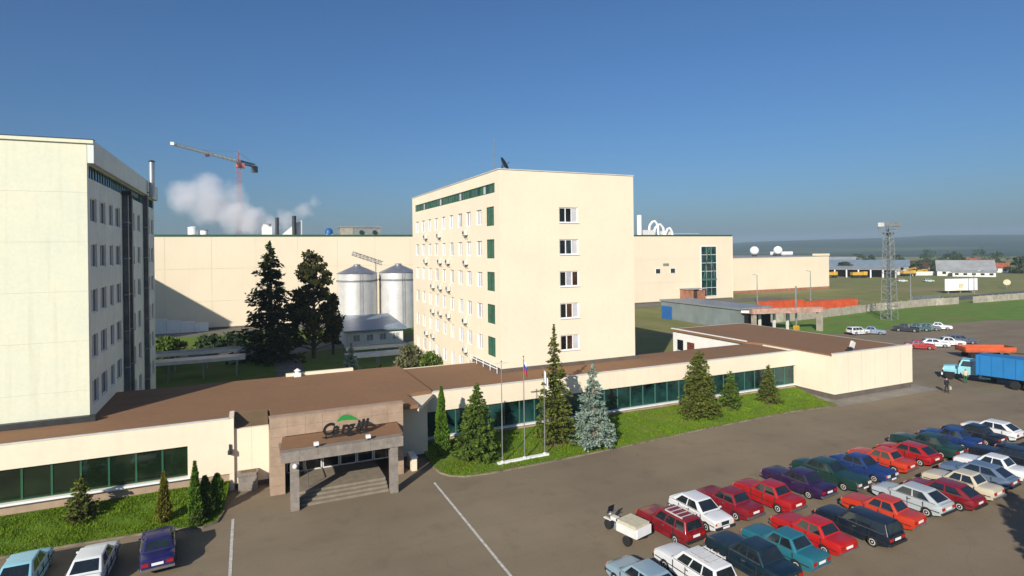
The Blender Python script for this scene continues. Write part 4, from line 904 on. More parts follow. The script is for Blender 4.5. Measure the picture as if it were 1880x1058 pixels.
def broadleaf(name, label, x, y, h, r, base, mat, seed, clumps=60, per=110, lf=.17, cs=.8, z=0, shape=1.0, cat='tree', group=None, tmat='bark'):
    g = np.random.default_rng(seed); arrs = []; limbs = []
    for k in range(clumps):
        t = g.uniform(0, 1); zz = base + (h - base) * t; R_ = r * (math.sin(math.pi * min(1, .12 + .88 * t)) ** .6 if shape > .5 else (1 - t) ** .6 + .12)
        a = g.uniform(0, 6.283); q = math.sqrt(g.uniform(.15, 1)) * R_; c = np.array([q * math.cos(a), q * math.sin(a), zz]); m = int(per * g.uniform(.6, 1.3)); rad = cs * g.uniform(.55, 1.2)
        p = norm(g.normal(0, 1, (m, 3))) * (g.uniform(0, 1, (m, 1)) ** .5) * rad * np.array([1, 1, .75]); C = c + p
        D = norm(g.normal(0, 1, (m, 3))); U = norm(np.cross(D, g.normal(0, 1, (m, 3)))); s = lf * g.uniform(.6, 1.4, (m, 1)); leaves(arrs, C, D, U, s, s * .6)
        limbs.append(((0, 0, max(base * .6, zz - q * .7)), tuple(c), .035 + .006 * h, .012))
    return plant(name, label, cat, x, y, z, arrs, mat, [((0, 0, -.1), (.1, 0, h * .5), .02 * h + .03, .012 * h), ((.1, 0, h * .5), (0, 0, h * .9), .012 * h, .02)], tmat, group, limbs)

column('thuja', 'tall narrow green thuja at the lawn corner beside the entrance', 14.0, 44.9, 5.5, .62, 'thuja', 1, 5200, .12)
conifer('spruce', 'broad green spruce between the thuja and the flagpoles', 16.4, 43.3, 6.0, 2.0, .45, 'needles', 2, .34, 13, .15, .2, .75, 1.25)
conifer('spruce', 'tall ragged spruce with bare tip behind the white flag', 23.6, 43.6, 10.1, 2.0, .7, 'needles_olive', 3, .42, 10, .16, .12, 1.05, 1.15, ragged=.45)
conifer('blue_spruce', 'silvery blue spruce on the lawn beside the tall ragged spruce', 26.3, 41.9, 6.8, 1.95, .55, 'needles_blue', 4, .55, 15, .14, .16, .8, 1.35, tmat='bark_pale')
conifer('spruce', 'wide olive spruce before the teal windows, largest of three', 40.2, 44.6, 6.4, 2.05, .35, 'needles_olive', 5, .32, 13, .15, .2, .62, 1.25)
conifer('spruce', 'small bushy spruce between the two larger ones before the teal windows', 44.8, 45.2, 3.7, 1.15, .25, 'needles', 6, .28, 12, .13, .2, .6, 1.2)
conifer('spruce', 'slim olive spruce nearest the end block before the teal windows', 49.9, 44.9, 4.0, 1.3, .4, 'needles_olive', 7, .3, 11, .13, .2, .75, 1.2)
conifer('spruce', 'low scrawny spruce on the lawn under the dark ribbon windows', -9.5, 43.6, 2.7, 1.0, .2, 'needles_olive', 8, .25, 11, .11, .1, .8, 1.1)
column('thuja', 'yellowish slim thuja standing alone on the lawn under the ribbon windows', -4.85, 41.6, 3.1, .42, 'thuja_gold', 9, 2200, .10)
column('thuja', 'tallest thuja in the shrub group at the lawn corner', -3.1, 40.9, 3.7, .42, 'thuja', 10, 2400, .10)
column('thuja', 'dark bushy thuja in the shrub group at the lawn corner', -2.6, 41.5, 2.5, .5, 'needles', 11, 2000, .10, tip=.5)
column('thuja', 'round light green thuja nearest the planter in the corner shrub group', -1.95, 42.1, 2.3, .5, 'thuja', 12, 2000, .10, tip=.45)
column('shrub', 'low leafy shrub at the foot of the corner thujas', -3.0, 40.3, .9, .5, 'shrub', 13, 700, .09, tip=.5, cat='shrub')
conifer('spruce', 'tall dark spruce towering behind the brown wing roof', 3.2, 98, 18.3, 4.9, .9, 'needles_dark', 14, .8, 11, .38, .25, .70, 1.15, z=0, ragged=.40)
broadleaf('larch', 'tall dark leafy tree with rusty crown beside the dark spruce', 9.4, 97, 16.6, 4.1, 2.0, 'birch', 15, 125, 52, .32, .95, shape=.2)
broadleaf('birch', 'lower dark loose tree between the rusty-crowned tree and the silos', 12.6, 99, 9.5, 1.9, 2, 'birch', 17, 34, 60, .28, .8)
conifer('blue_spruce', 'young silvery spruce behind the brown wing roof', 11.95, 76.6, 4.9, 1.5, .2, 'needles_blue', 18, .45, 12, .2, .15, .8, 1.1, z=0)
column('thuja', 'tiny yellow thuja between the young silvery spruce and the bush', 15.8, 77.0, 1.8, .6, 'thuja_gold', 19, 800, .14, z=0)
broadleaf('bush', 'large grey-green bush against the foot of the middle tower', 19.6, 76.5, 3.8, 2.1, .3, 'shrub_grey', 20, 46, 70, .2, .8, cat='bush')
broadleaf('bush', 'dark green bush under the middle tower side windows', 21.2, 72, 3.6, 1.3, .3, 'shrub', 21, 30, 70, .18, .7, cat='bush')
broadleaf('bush', 'sunlit yellow-green bush behind the left tower', -11.5, 103, 3.6, 3.2, .2, 'shrub', 22, 50, 60, .24, 1.0, cat='bush')
broadleaf('bush', 'dark hedge bush at the foot of the warehouse', -4, 112, 2.6, 4.5, .2, 'tree_far', 23, 50, 60, .28, 1.0, cat='bush')
for i, (x, y, h, r) in enumerate(((34.6, 10.4, 8.1, 2.3), (32.0, 9.2, 7.8, 2.4), (29.4, 7.4, 8.2, 2.4), (37.6, 9.0, 8.6, 2.8), (34.0, 6.6, 9.0, 2.8), (41.5, 9.5, 9.2, 2.8))):
    conifer('spruce', 'dense spruce %s of the group shading the lot corner' % ['at the tip', 'second', 'third', 'fourth', 'fifth', 'last'][i], x, y, h, r, .5, 'needles', 24 + i, .4, 12, .2, .2, .6, 1.1, group='spruces shading the lot corner')

# far trees and settlement beyond the back road
FT = [(412, 178, 8, 5), (405, 186, 9, 5), (396, 172, 6.5, 4.5), (420, 172, 8, 5.5), (440, 176, 9, 6), (385, 215, 7, 5), (372, 222, 6, 4.5), (400, 228, 7, 5), (345, 250, 6, 4.5), (335, 258, 6, 4), (425, 192, 9, 5.5), (437, 187, 10, 6), (455, 193, 11, 6), (470, 186, 9, 5), (420, 203, 8, 5), (690, 348, 12, 9), (640, 345, 10, 8), (600, 330, 9, 7), (530, 370, 9, 6), (476, 300, 9, 5), (412, 244, 6, 4), (430, 250, 6, 4), (450, 262, 7, 5), (505, 340, 8, 6), (720, 420, 11, 10), (560, 300, 8, 6), (620, 300, 9, 7), (500, 215, 10, 7), (520, 225, 11, 7), (540, 235, 10, 8), (480, 255, 7, 5), (360, 262, 6, 4), (380, 275, 6, 4)]
FN = {}
for i, (x, y, h, r) in enumerate(FT):
    key = ['beside the big grey barn', 'beyond the long bluish hall', 'beyond the yellow machines', 'among the far cottages'][0 if x < 475 and y < 210 else 1 if y > 330 else 2 if y > 240 else 3]
    FN[key] = FN.get(key, 0) + 1; ref = '%s, %s of its clump' % (key, ['first', 'second', 'third', 'fourth', 'fifth', 'sixth', 'seventh', 'eighth', 'ninth', 'tenth', 'eleventh', 'twelfth', 'thirteenth', 'fourteenth', 'fifteenth', 'last'][FN[key] - 1])
    broadleaf('far_tree', 'distant dark green tree %s' % ref, 'x' and x, y, h, r, .6, 'tree_far', 100 + i, 16, 34, .75, r * .42, group='distant trees')

def house(name, label, x, y, L, D, h, rh, yaw, wm, rm, wins=3, cat='house', door=None, group=None):
    t = thing(name, label, cat, (x, y, 0), group); M = Matrix.Translation((x, y, 0)) @ Matrix.Rotation(R(yaw), 4, 'Z')
    def P_(nm, mb, m, par=t): mb.v = [tuple(M @ Vector(p)) for p in mb.v]; return part(nm, mb, m, par)
    P_('wall', MB().add([(-L/2, -D/2, 0), (L/2, -D/2, 0), (L/2, D/2, 0), (-L/2, D/2, 0), (-L/2, -D/2, h), (L/2, -D/2, h), (L/2, D/2, h), (-L/2, D/2, h), (-L/2, 0, h + rh), (L/2, 0, h + rh)],
       [(0, 1, 5, 4), (2, 3, 7, 6), (3, 0, 4, 8, 7), (1, 2, 6, 9, 5), (4, 5, 9, 8), (6, 7, 8, 9)]), wm, t)
    k = (rh + .02) / (D / 2); e = .5
    for s in (-1, 1):
        P_('roof', MB().add([(-L/2 - e, s * (D/2 + e), h - e * k + .05), (L/2 + e, s * (D/2 + e), h - e * k + .05), (L/2 + e, 0, h + rh + .06), (-L/2 - e, 0, h + rh + .06),
                             (-L/2 - e, s * (D/2 + e), h - e * k + .25), (L/2 + e, s * (D/2 + e), h - e * k + .25), (L/2 + e, 0, h + rh + .26), (-L/2 - e, 0, h + rh + .26)], [(0, 1, 2, 3), (4, 5, 6, 7), (0, 1, 5, 4), (1, 2, 6, 5), (2, 3, 7, 6), (3, 0, 4, 7)]), rm, t)
    for i in range(wins):
        a = -L/2 + L * (i + .5) / wins; P_('window', MB().box(a - .8, a + .8, -D/2 - .08, -D/2 - .01, h * .35, h * .78), 'pane_dark', t)
    if door: P_('door', MB().box(-L/2 - .1, -L/2 - .01, -1.8, 1.8, 0, h * .8), door, t)
    return t
house('barn', 'big barn with pale grey hipped metal roof and dark red gate', 360, 190, 25, 16, 3.0, 5.2, -58, 'off_white', 'grey_roof', 4, 'barn', 'door_red')
house('low_house', 'low whitewashed lean-to in front of the big grey barn', 351, 181, 18, 5, 2.4, .8, -58, 'off_white', 'grey_roof', 5, 'house')
house('far_house', 'small white far house right of the mast', 410, 262, 9, 8, 3, 2.4, -50, 'off_white', 'wood_dark', 2, 'house')
house('far_house', 'small white far house with dark red roof beside the yellow machine', 440, 268, 10, 8, 3.2, 2.6, -70, 'off_white', 'wood_dark', 2, 'house')
house('far_house', 'whitish far house behind the annex corner', 462, 338, 22, 10, 6, 2, -58, 'white_wall', 'grey_roof', 5, 'house')
house('far_house', 'far house among the dark trees beyond the barn', 470, 205, 11, 9, 4, 3, -58, 'off_white', 'grey_roof', 2, 'house')
house('far_house', 'far cream cottage beyond the long pale wall', 400, 215, 10, 8, 3.4, 2.4, -50, 'stone_beige', 'wood_dark', 2, 'house')
house('far_house', 'far brown-roofed cottage behind the yellow loader', 395, 235, 12, 8, 3.2, 2.6, -60, 'stone_beige', 'wood_dark', 3, 'house')
for i, (x, y, L_, m_, r_) in enumerate([(415, 200, 8, 'off_white', 'orange_dull'), (432, 212, 9, 'stone_beige', 'grey_roof'), (455, 222, 8, 'off_white', 'wood_dark'), (478, 236, 9, 'white_wall', 'grey_roof'), (500, 250, 10, 'stone_beige', 'orange_dull'), (525, 262, 9, 'off_white', 'wood_dark'), (550, 285, 10, 'white_wall', 'orange_dull'), (580, 262, 11, 'off_white', 'grey_roof')]):
    house('far_cottage', 'tiny far cottage, %s beyond the pale wall toward the hills' % ['first', 'second', 'third', 'fourth', 'fifth', 'sixth', 'seventh', 'eighth'][i], x, y, L_, 7, 3, 2.6, -58 + (i % 3) * 12, m_, r_, 2, 'house', group='far cottages')
house('long_hall', 'long far hall with bluish grey roof behind the open shed', 372, 262, 60, 14, 4, 3.5, -58, 'mast_steel', 'blue_roof', 8, 'hall')
os_ = thing('open_shed', 'long open-fronted brown shed on white posts', 'shed', (305, 220, 0))
Msh = Matrix.Translation((302, 214, 0)) @ Matrix.Rotation(R(-56), 4, 'Z')
def shp(nm, mb, m): mb.v = [tuple(Msh @ Vector(p)) for p in mb.v]; return part(nm, mb, m, os_)
shp('back_wall', MB().box(-20, 20, 5.8, 6, 0, 4.2), 'wood_dark'); shp('side_wall', MB().box(-20.2, -20, -3, 6, 0, 4.2), 'wood_dark'); shp('side_wall', MB().box(20, 20.2, -3, 6, 0, 4.2), 'wood_dark')
shp('roof', MB().add([(-21, -4.5, 4.2), (21, -4.5, 4.2), (21, 7, 5.6), (-21, 7, 5.6), (-21, -4.5, 4.5), (21, -4.5, 4.5), (21, 7, 5.9), (-21, 7, 5.9)], [(3, 2, 1, 0), (4, 5, 6, 7), (0, 1, 5, 4), (1, 2, 6, 5), (2, 3, 7, 6), (3, 0, 4, 7)]), 'grey_roof')
for i in range(8): shp('post', MB().box(-20 + i * 5.6, -19.4 + i * 5.6, -4.2, -3.6, 0, 4.19), 'white_paint')
pw = thing('pale_wall', 'long low pale wall running toward the big grey barn', 'wall', (345, 205, 0))
for i in range(14): part('wall_bay', MB().obox((327 + i * 3.0, 212 - i * 1.4), (.906, -.423), 3.25, .3, 0, 2.2), 'off_white', pw)
def machine(x, y, yaw, lab, arm):
    t = thing('yellow_machine', lab, 'machine', (x, y, 0), 'yellow machines in the far yard'); M = Matrix.Translation((x, y, 0)) @ Matrix.Rotation(R(yaw), 4, 'Z')
    def P_(nm, mb, m): mb.v = [tuple(M @ Vector(p)) for p in mb.v]; return part(nm, mb, m, t)
    P_('chassis', MB().box(-4, 4, -1.2, 1.2, .8, 1.5), 'dark_steel'); P_('body', MB().box(-4, 1.4, -1.3, 1.3, 1.51, 3.0), 'yellow'); P_('cab', MB().box(1.6, 3.8, -1.2, 1.2, 1.51, 3.3), 'yellow'); P_('windscreen', MB().box(3.81, 3.86, -1, 1, 2.3, 3.1), 'pane_dark')
    for a in (-3, -1.4, 2.8):
        for s in (-1, 1): P_('wheel', MB().bar((a, s * 1.0, .6), (a, s * 1.35, .6), .6, n=12), 'tyre')
    if arm: P_('boom', MB().lattice((-3, 0, 3.2), (5, 0, 4.6), .6, .5, 6, .08), 'yellow')
machine(286, 216, -20, 'yellow truck standing at the annex end of the open shed', False); machine(297, 207, -25, 'yellow truck parked before the posts of the open shed', False); machine(332, 203, -15, 'yellow mobile crane behind the floodlight mast', True); machine(352, 207, 10, 'yellow truck in front of the pale wall', False)
bb = thing('billboard', 'white billboard panel on short legs beside the back road', 'billboard', (226.5, 120.5, 0)); bd = (math.cos(R(-14)), math.sin(R(-14)))
part('panel', MB().obox((226.5, 120.6), bd, 13.2, .3, .9, 5.0), 'white_paint', bb)
for a in (-5, 0, 5): part('leg', MB().obox((226.5 + bd[0] * a, 120.9 + bd[1] * a), bd, .3, .25, 0, 4.8), 'mast_steel', bb)
part('poster_figure', MB().obox((226.1, 120.43), bd, 1.8, .03, 1.2, 3.3), 'pale_yellow', bb); part('poster_strip', MB().obox((225.3, 120.63 - .0), bd, 3.0, .335, .92, 1.7), 'cream', bb)
t = thing('round_sign', 'round pale road sign beyond the billboard', 'sign', (262, 124, 0)); part('post', MB().bar((262, 124, 0), (262, 124, 2.6), .08), 'mast_steel', t); q = MB().bar((261.9, 123.85, 2.4), (261.8, 123.8, 2.4), 1.1, n=18); part('disc', q, 'pale_yellow', t)

# ------------------------------------------------------------------ cars
def car_proto(kind):
    S = {'sedan': dict(L=4.14, W=1.63, xf=.78, xr=-1.22, f1=.22, r1=-.78, rz=1.43, belt=.90, hood=.83, deck=.91),
         'estate': dict(L=4.16, W=1.64, xf=.80, xr=-2.0, f1=.24, r1=-1.78, rz=1.46, belt=.90, hood=.83, deck=.88),
         'big': dict(L=4.66, W=1.76, xf=.80, xr=-1.40, f1=.18, r1=-.92, rz=1.49, belt=.95, hood=.89, deck=.94),
         'hatch': dict(L=4.0, W=1.64, xf=.95, xr=-1.88, f1=.28, r1=-1.02, rz=1.40, belt=.89, hood=.80, deck=.90)}[kind]
    L, W, xf, xr, belt, hood, deck = S['L'], S['W'], S['xf'], S['xr'], S['belt'], S['hood'], S['deck']
    t = thing('parked_car', 'car', 'car', (0, 0, 0)); hl = L / 2
    XA, XB, AR = (1.40, -1.36, .36) if kind == 'big' else (1.24, -1.2, .345)
    def arc(cx): return [(cx - AR * math.cos(a), .27 + AR * math.sin(a)) for a in [math.pi * k / 7 for k in range(8)]]
    pr = [(-hl + .05, .34), (XB - AR - .02, .24)] + arc(XB) + [(XB + AR + .02, .22), (XA - AR - .02, .22)] + arc(XA) + [(XA + AR + .02, .24), (hl - .06, .32),
          (hl, .48), (hl - .01, .66), (hl - .07, hood - .05), (hl - .22, hood), ((hl + xf) / 2, hood + .03), (xf - .05, belt - .01), (0, belt), (xr + .05, belt), ((-hl + xr) / 2, deck + .01), (-hl + .16, deck), (-hl + .03, deck - .06), (-hl, .62), (-hl, .46)]
    mb = MB(); n = len(pr); sl_ = [(-1, 1), (-.955, .35), (-.86, 0), (-.45, -.35), (.45, -.35), (.86, 0), (.955, .35), (1, 1)]
    for fy, ins in sl_:
        for x, z in pr:
            up = max(0, z - .5) / .4; zz = z - .055 * ins * up; zz = zz if z > .36 else z
            xx = x * (1 - .016 * max(0, ins)); y = fy * W / 2 * (1 - .075 * (abs(x) / hl) ** 5) * (1 - .035 * up if abs(fy) > .9 else 1)
            mb.v.append((xx, y, zz))
    for k in range(len(sl_) - 1):
        mb.f += [(k * n + i, k * n + (i + 1) % n, (k + 1) * n + (i + 1) % n, (k + 1) * n + i) for i in range(n)]
    mb.f += [tuple(range(n - 1, -1, -1)), tuple(range((len(sl_) - 1) * n, len(sl_) * n))]
    part('body', mb, 'car_paint', t, 38)
    # cabin: painted shell with window glass set proud of it
    w0, w1 = W / 2 - .06, W / 2 - .23; f0, r0, f1, r1, z0, z1 = xf, xr, S['f1'], S['r1'], belt - .03, S['rz']
    lo = [(r0, -w0), (f0, -w0), (f0, w0), (r0, w0)]; hi = [(r1, -w1), (f1, -w1), (f1, w1), (r1, w1)]
    cb = bmesh.new(); vs = [cb.verts.new((x, y, z0)) for x, y in lo] + [cb.verts.new((x, y, z1 - .03)) for x, y in hi]
    for f in ((3, 2, 1, 0), (4, 5, 6, 7), (0, 1, 5, 4), (1, 2, 6, 5), (2, 3, 7, 6), (3, 0, 4, 7)): cb.faces.new([vs[i] for i in f])
    bmesh.ops.bevel(cb, geom=[e for e in cb.edges if min(v.co.z for v in e.verts) > z0 + .01 or abs(e.verts[0].co.z - e.verts[1].co.z) > .1], offset=.07, segments=3, affect='EDGES', profile=.6)
    me = bpy.data.meshes.new('cabin'); cb.to_mesh(me); cb.free(); link('cabin', me, 'car_paint', t, (0, 0, 0), 40)
    def quad(A, B, C, D, a0, a1, b0, b1, push):
        """pane inside the bilinear patch A B C D (bottom left, bottom right, top right, top left)"""
        A, B, C, D = map(Vector, (A, B, C, D)); nn = (B - A).cross(D - A).normalized()
        pt = lambda a, b: (A.lerp(B, a)).lerp(D.lerp(C, a), b)
        q = [pt(a0, b0), pt(a1, b0), pt(a1, b1), pt(a0, b1)]
        m = MB().add([p + nn * push for p in q] + [p - nn * .02 for p in q], [(0, 1, 2, 3), (0, 4, 5, 1), (1, 5, 6, 2), (2, 6, 7, 3), (3, 7, 4, 0)]); return m
    zt = z1 - .03
    part('windscreen', quad((f0, -w0, z0), (f0, w0, z0), (f1, w1, zt), (f1, -w1, zt), .07, .93, .14, .88, .006), 'car_glass', t)
    part('rear_window', quad((r0, w0, z0), (r0, -w0, z0), (r1, -w1, zt), (r1, w1, zt), .09, .91, .2 if kind != 'estate' else .15, .87, .006), 'car_glass', t)
    cuts = {'sedan': [(.10, .47), (.51, .86)], 'big': [(.08, .44), (.48, .72), (.75, .88)], 'estate': [(.05, .31), (.34, .60), (.63, .90)], 'hatch': [(.16, .50), (.54, .88)]}[kind]
    for s in (-1, 1):
        for a, b in cuts:
            if s < 0: m = quad((r0, -w0, z0), (f0, -w0, z0), (f1, -w1, zt), (r1, -w1, zt), a, b, .14, .86, .006)
            else: m = quad((f0, w0, z0), (r0, w0, z0), (r1, w1, zt), (f1, w1, zt), 1 - b, 1 - a, .14, .86, .006)
            part('side_window', m, 'car_glass', t)
        part('side_trim', MB().box(-1.9, 1.9, s * (W / 2 - .005) - .02, s * (W / 2 - .005) + .012, .50, .535), 'rubber', t)
        part('mirror', MB().box(f0 - .18, f0 - .1, s * (W / 2 + .03) - .06, s * (W / 2 + .03) + .06, belt, belt + .085), 'car_paint', t)
        part('headlight', MB().box(hl - .06, hl + .012, s * (W / 2 - .33) - .17, s * (W / 2 - .33) + .17, .56, .72), 'lamp_glass', t)
        part('tail_light', MB().box(-hl - .012, -hl + .05, s * (W / 2 - .27) - .15, s * (W / 2 - .27) + .15, .60, .76), 'tail_red', t)
        part('door_handle', MB().box(-.35, -.18, s * (W / 2 - .01) - .02, s * (W / 2 - .01) + .025, .74, .78), 'chrome', t)
    part('front_bumper', MB().box(hl - .08, hl + .07, -W / 2 + .06, W / 2 - .06, .36, .48), 'chrome' if kind in ('sedan', 'big') else 'rubber', t); part('rear_bumper', MB().box(-hl - .07, -hl + .08, -W / 2 + .06, W / 2 - .06, .38, .50), 'chrome' if kind in ('sedan', 'big') else 'rubber', t)
    for s in (-1, 1):
        yy = s * W / 2
        for x in (xf - .14, -.16, -1.02 if kind != 'estate' else -1.05): part('door_seam', MB().box(x - .014, x + .014, yy * .985 - .02, yy * .985 + .021 * 1, .30, belt - .05), 'rubber', t)
        part('sill', MB().box(XB + AR + .03, XA - AR - .03, yy - s * .05 - .045, yy - s * .05 + .045, .20, .30), 'rubber', t)
        part('window_trim', MB().box(xr + .22, xf - .16, s * (w0 + .012) - .012, s * (w0 + .012) + .012, belt + .012, belt + .034), 'chrome', t)
        part('indicator', MB().box(hl - .05, hl + .01, s * (W / 2 - .12) - .05, s * (W / 2 - .12) + .05, .58, .70), 'orange', t)
    part('bonnet_seam', MB().box(xf + .06, xf + .09, -W / 2 + .16, W / 2 - .16, belt - .03, belt - .004), 'rubber', t)
    part('grille', MB().box(hl - .05, hl + .006, -.3, .3, .54, .72), 'rubber', t)
    part('front_plate', MB().box(hl + .071, hl + .082, -.26, .26, .38, .49), 'plate', t); part('rear_plate', MB().box(-hl - .02, -hl - .005, -.26, .26, .60, .73), 'plate', t)
    for x in (XA, XB):
        for s in (-1, 1):
            y = s * (W / 2 - .11); wv_ = MB(); ring = [(.19, -.09), (.25, -.09), (.285, -.06), (.285, .06), (.25, .09), (.16, .09)]
            wv_.lathe((0, 0, 0), ring, 20); wv_.v = [(x + a, y + c, .285 + b) for a, b, c in wv_.v]
            tw = part('wheel', wv_, 'tyre', t, 40); rm = MB().lathe((0, 0, 0), [(.195, -.07), (.195, .075), (.16, .095), (.06, .08), (.03, .10)], 18); rm.v = [(x + a, y + c * s, .285 + b) for a, b, c in rm.v]
            part('rim', rm, 'rim', tw, 40)
    return t
PROTO = {k: car_proto(k) for k in ('sedan', 'big', 'estate', 'hatch')}
USED = set()
def car(kind, x, y, yaw, colour, label, group):
    p = PROTO[kind]
    if kind in USED: o = copy_tree(p)
    else: o = p; TREE.setdefault(p.name, [c.name for c in p.children]); USED.add(kind)
    for c in o.children: c.color = (*colour, 1)
    o.location = (x, y, -.004); o.rotation_euler = (0, 0, R(yaw)); o.scale = (rnd.uniform(.97, 1.05), rnd.uniform(.99, 1.03), rnd.uniform(.98, 1.06)); o['label'] = label; o['category'] = 'car'; o['group'] = group; o.name = 'parked_car'
RED, DRED, ORG, WHT, SIL = (.34, .006, .008), (.19, .005, .012), (.46, .035, .010), (.66, .67, .67), (.40, .44, .45)
NAVY, BLUE, PURP, GRN, TEAL, CREAMC, DTEAL, LBL = (.005, .008, .018), (.006, .030, .13), (.022, .006, .045), (.007, .035, .028), (.015, .13, .17), (.52, .46, .34), (.004, .018, .030), (.22, .32, .38)
G1, G2 = 'cars parked in the far row', 'cars parked in the near row'
J = lambda: rnd.uniform(-2, 2)
row1 = [('estate', 22.2, 27.2, 95, DRED, 'dark red estate car with roof bars beside the cargo trike'),
 ('hatch', 24.85, 27.6, -85, WHT, 'white car with its bonnet outward beside the dark red estate'),
 ('sedan', 27.4, 27.9, 95, DRED, 'crimson saloon beside the white bonnet-outward car'),
 ('sedan', 30.5, 27.6, 95, RED, 'bright red saloon between the crimson and the purple saloon'),
 ('big', 34.05, 28.3, 95, PURP, 'purple saloon with big pale wheels beside the bright red saloon'),
 ('big', 37.25, 28.3, -86, GRN, 'dark green saloon between the purple and the royal blue car'),
 ('sedan', 40.4, 28.1, -86, BLUE, 'royal blue saloon beside the dark green saloon'),
 ('sedan', 43.2, 28.5, 95, ORG, 'orange saloon between the royal blue car and the red hatchback'),
 ('hatch', 46.4, 28.5, 95, RED, 'red hatchback with dark rear window beside the orange saloon'),
 ('big', 49.5, 29.0, 94, GRN, 'bottle green saloon beside the red hatchback'),
 ('sedan', 52.9, 29.1, 95, BLUE, 'deep blue saloon between the bottle green and the black car'),
 ('sedan', 55.7, 28.9, 95, NAVY, 'black saloon beside the white hatchback ending the row'),
 ('hatch', 58.3, 28.8, 96, WHT, 'white hatchback at the end of the row toward the blue lorry')]
row2 = [('hatch', 17.2, 23.0, 95, LBL, 'pale blue car at the trike end of the near row'),
 ('estate', 20.2, 22.9, 95, WHT, 'white estate car with long dark side windows'),
 ('big', 23.4, 22.3, 95, DTEAL, 'very dark teal saloon between the white estate and the turquoise saloon'),
 ('sedan', 25.95, 22.5, 95, TEAL, 'turquoise saloon beside the very dark teal saloon'),
 ('sedan', 28.65, 22.9, 95, (.42, .007, .006), 'scarlet saloon beside the turquoise saloon'),
 ('estate', 31.8, 22.4, 95, (.005, .011, .022), 'dark blue estate car with pale wheels beside the scarlet saloon'),
 ('sedan', 34.85, 23.0, 95, ORG, 'orange-red saloon between the dark blue estate and the silver hatchback'),
 ('hatch', 38.2, 23.3, 95, SIL, 'silver hatchback beside the orange-red saloon'),
 ('hatch', 40.8, 22.9, 95, DRED, 'dark red hatchback squeezed between silver and cream cars'),
 ('sedan', 43.35, 23.2, 95, CREAMC, 'cream saloon beside the dark red hatchback'),
 ('hatch', 46.2, 23.7, 95, (.10, .15, .23), 'grey-blue hatchback beside the cream saloon'),
 ('sedan', 48.7, 24.1, 95, WHT, 'white saloon beside the grey-blue hatchback'),
 ('big', 51.8, 24.4, 95, NAVY, 'navy saloon beyond the white saloon in the near row'),
 ('hatch', 54.6, 24.4, 95, (.006, .008, .014), 'black hatchback beyond the navy saloon in the near row')]
for g_, row in ((G1, row1), (G2, row2)):
    for k, x, y, a, c, lb in row: car(k, x, y, a + J(), c, lb, g_)
def roof_rack(x, y, yaw, lab):
    t = thing('roof_rack', lab, 'roof rack', (x, y, 1.47), 'roof racks on estate cars'); M = Matrix.Translation((x, y, 0)) @ Matrix.Rotation(R(yaw), 4, 'Z')
    for nm, q in [('cross_bar', MB().box(a - .02, a + .02, -.58, .58, 1.58, 1.61)) for a in (-1.45, -1.05, -.65, -.25)] + [('side_rail', MB().box(-1.5, -.2, s - .02, s + .02, 1.50, 1.575)) for s in (-.52, .52)]:
        q.v = [tuple(M @ Vector(p)) for p in q.v]; part(nm, q, 'rim', t)
roof_rack(22.2, 27.2, 95, 'pale metal roof rack on the dark red estate car'); roof_rack(20.2, 22.9, 95, 'pale metal roof rack on the white estate car')
G3 = 'cars nosed into the lawn'
car('hatch', -10.5, 37.3, 91, (.22, .48, .58), 'light blue car nosed into the lawn under the ribbon windows', G3)
car('hatch', -7.45, 36.6, 89, (.66, .69, .68), 'pale silver car between the light blue and the dark blue car at the lawn', G3)
car('sedan', -4.6, 37.0, 96, (.010, .010, .085), 'dark blue saloon with red tail lights at the lawn corner', G3)
G4 = 'cars parked by the grass strip'
for k, x, y, a, c, lb in [('estate', 104.6, 73.3, -8, WHT, 'white car at the hall end of the grass strip'), ('sedan', 107.6, 72.4, -60, (.22, .28, .36), 'grey-blue saloon beside the white car at the grass strip'),
 ('sedan', 116.0, 71.4, -60, NAVY, 'navy saloon at the grass strip beside a green one'), ('sedan', 119.0, 71.0, -58, (.02, .10, .09), 'green saloon between navy and grey cars at the grass strip'),
 ('hatch', 121.6, 70.6, -58, (.10, .14, .15), 'dark grey hatchback beside the green saloon at the grass strip'), ('sedan', 124.4, 70.2, -55, WHT, 'white saloon ending the row at the grass strip'),
 ('sedan', 98.2, 58.4, -50, RED, 'red saloon just past the end block corner'), ('hatch', 102.2, 58.5, -45, WHT, 'white hatchback beside the red saloon past the end block'),
 ('sedan', 105.7, 58.2, -40, WHT, 'white saloon between the white hatchback and a dark car past the end block'), ('estate', 109.6, 58.4, -40, (.06, .08, .12), 'dark grey estate car ending the row past the end block')]:
    car(k, x, y, a, c, lb, G4)
car('estate', 276, 171.5, -25, WHT, 'white van-like car on the far grass below the mast', 'far vehicles'); car('estate', 284, 164.5, -25, (.5, .62, .6), 'pale mint car on the far grass toward the billboard', 'far vehicles')

# ------------------------------------------------------------------ lorry, flat trailer, cargo trike
def placed(t, M):
    def P_(nm, mb, m, par=None, smooth=None):
        mb.v = [tuple(M @ Vector(p)) for p in mb.v]; return part(nm, mb, m, par or t, smooth)
    return P_
def wheel(P_, x, y, r=.5, wd=.28):
    q = MB().lathe((0, 0, 0), [(r * .55, -wd / 2), (r * .9, -wd / 2), (r, -wd * .3), (r, wd * .3), (r * .9, wd / 2), (r * .55, wd / 2)], 18); q.v = [(x + a, y + c, r + b) for a, b, c in q.v]
    o = P_('wheel', q, 'tyre', None, 40); q = MB().lathe((0, 0, 0), [(r * .56, -wd * .4), (r * .56, wd * .4), (r * .2, wd * .2)], 14); q.v = [(x + a, y + c * (1 if y > 0 else -1), r + b) for a, b, c in q.v]
    P_('rim', q, 'rim', o, 40)
lo = thing('lorry', 'light blue bonneted lorry cab with a long bright blue trailer', 'lorry', (80.5, 40, 0))
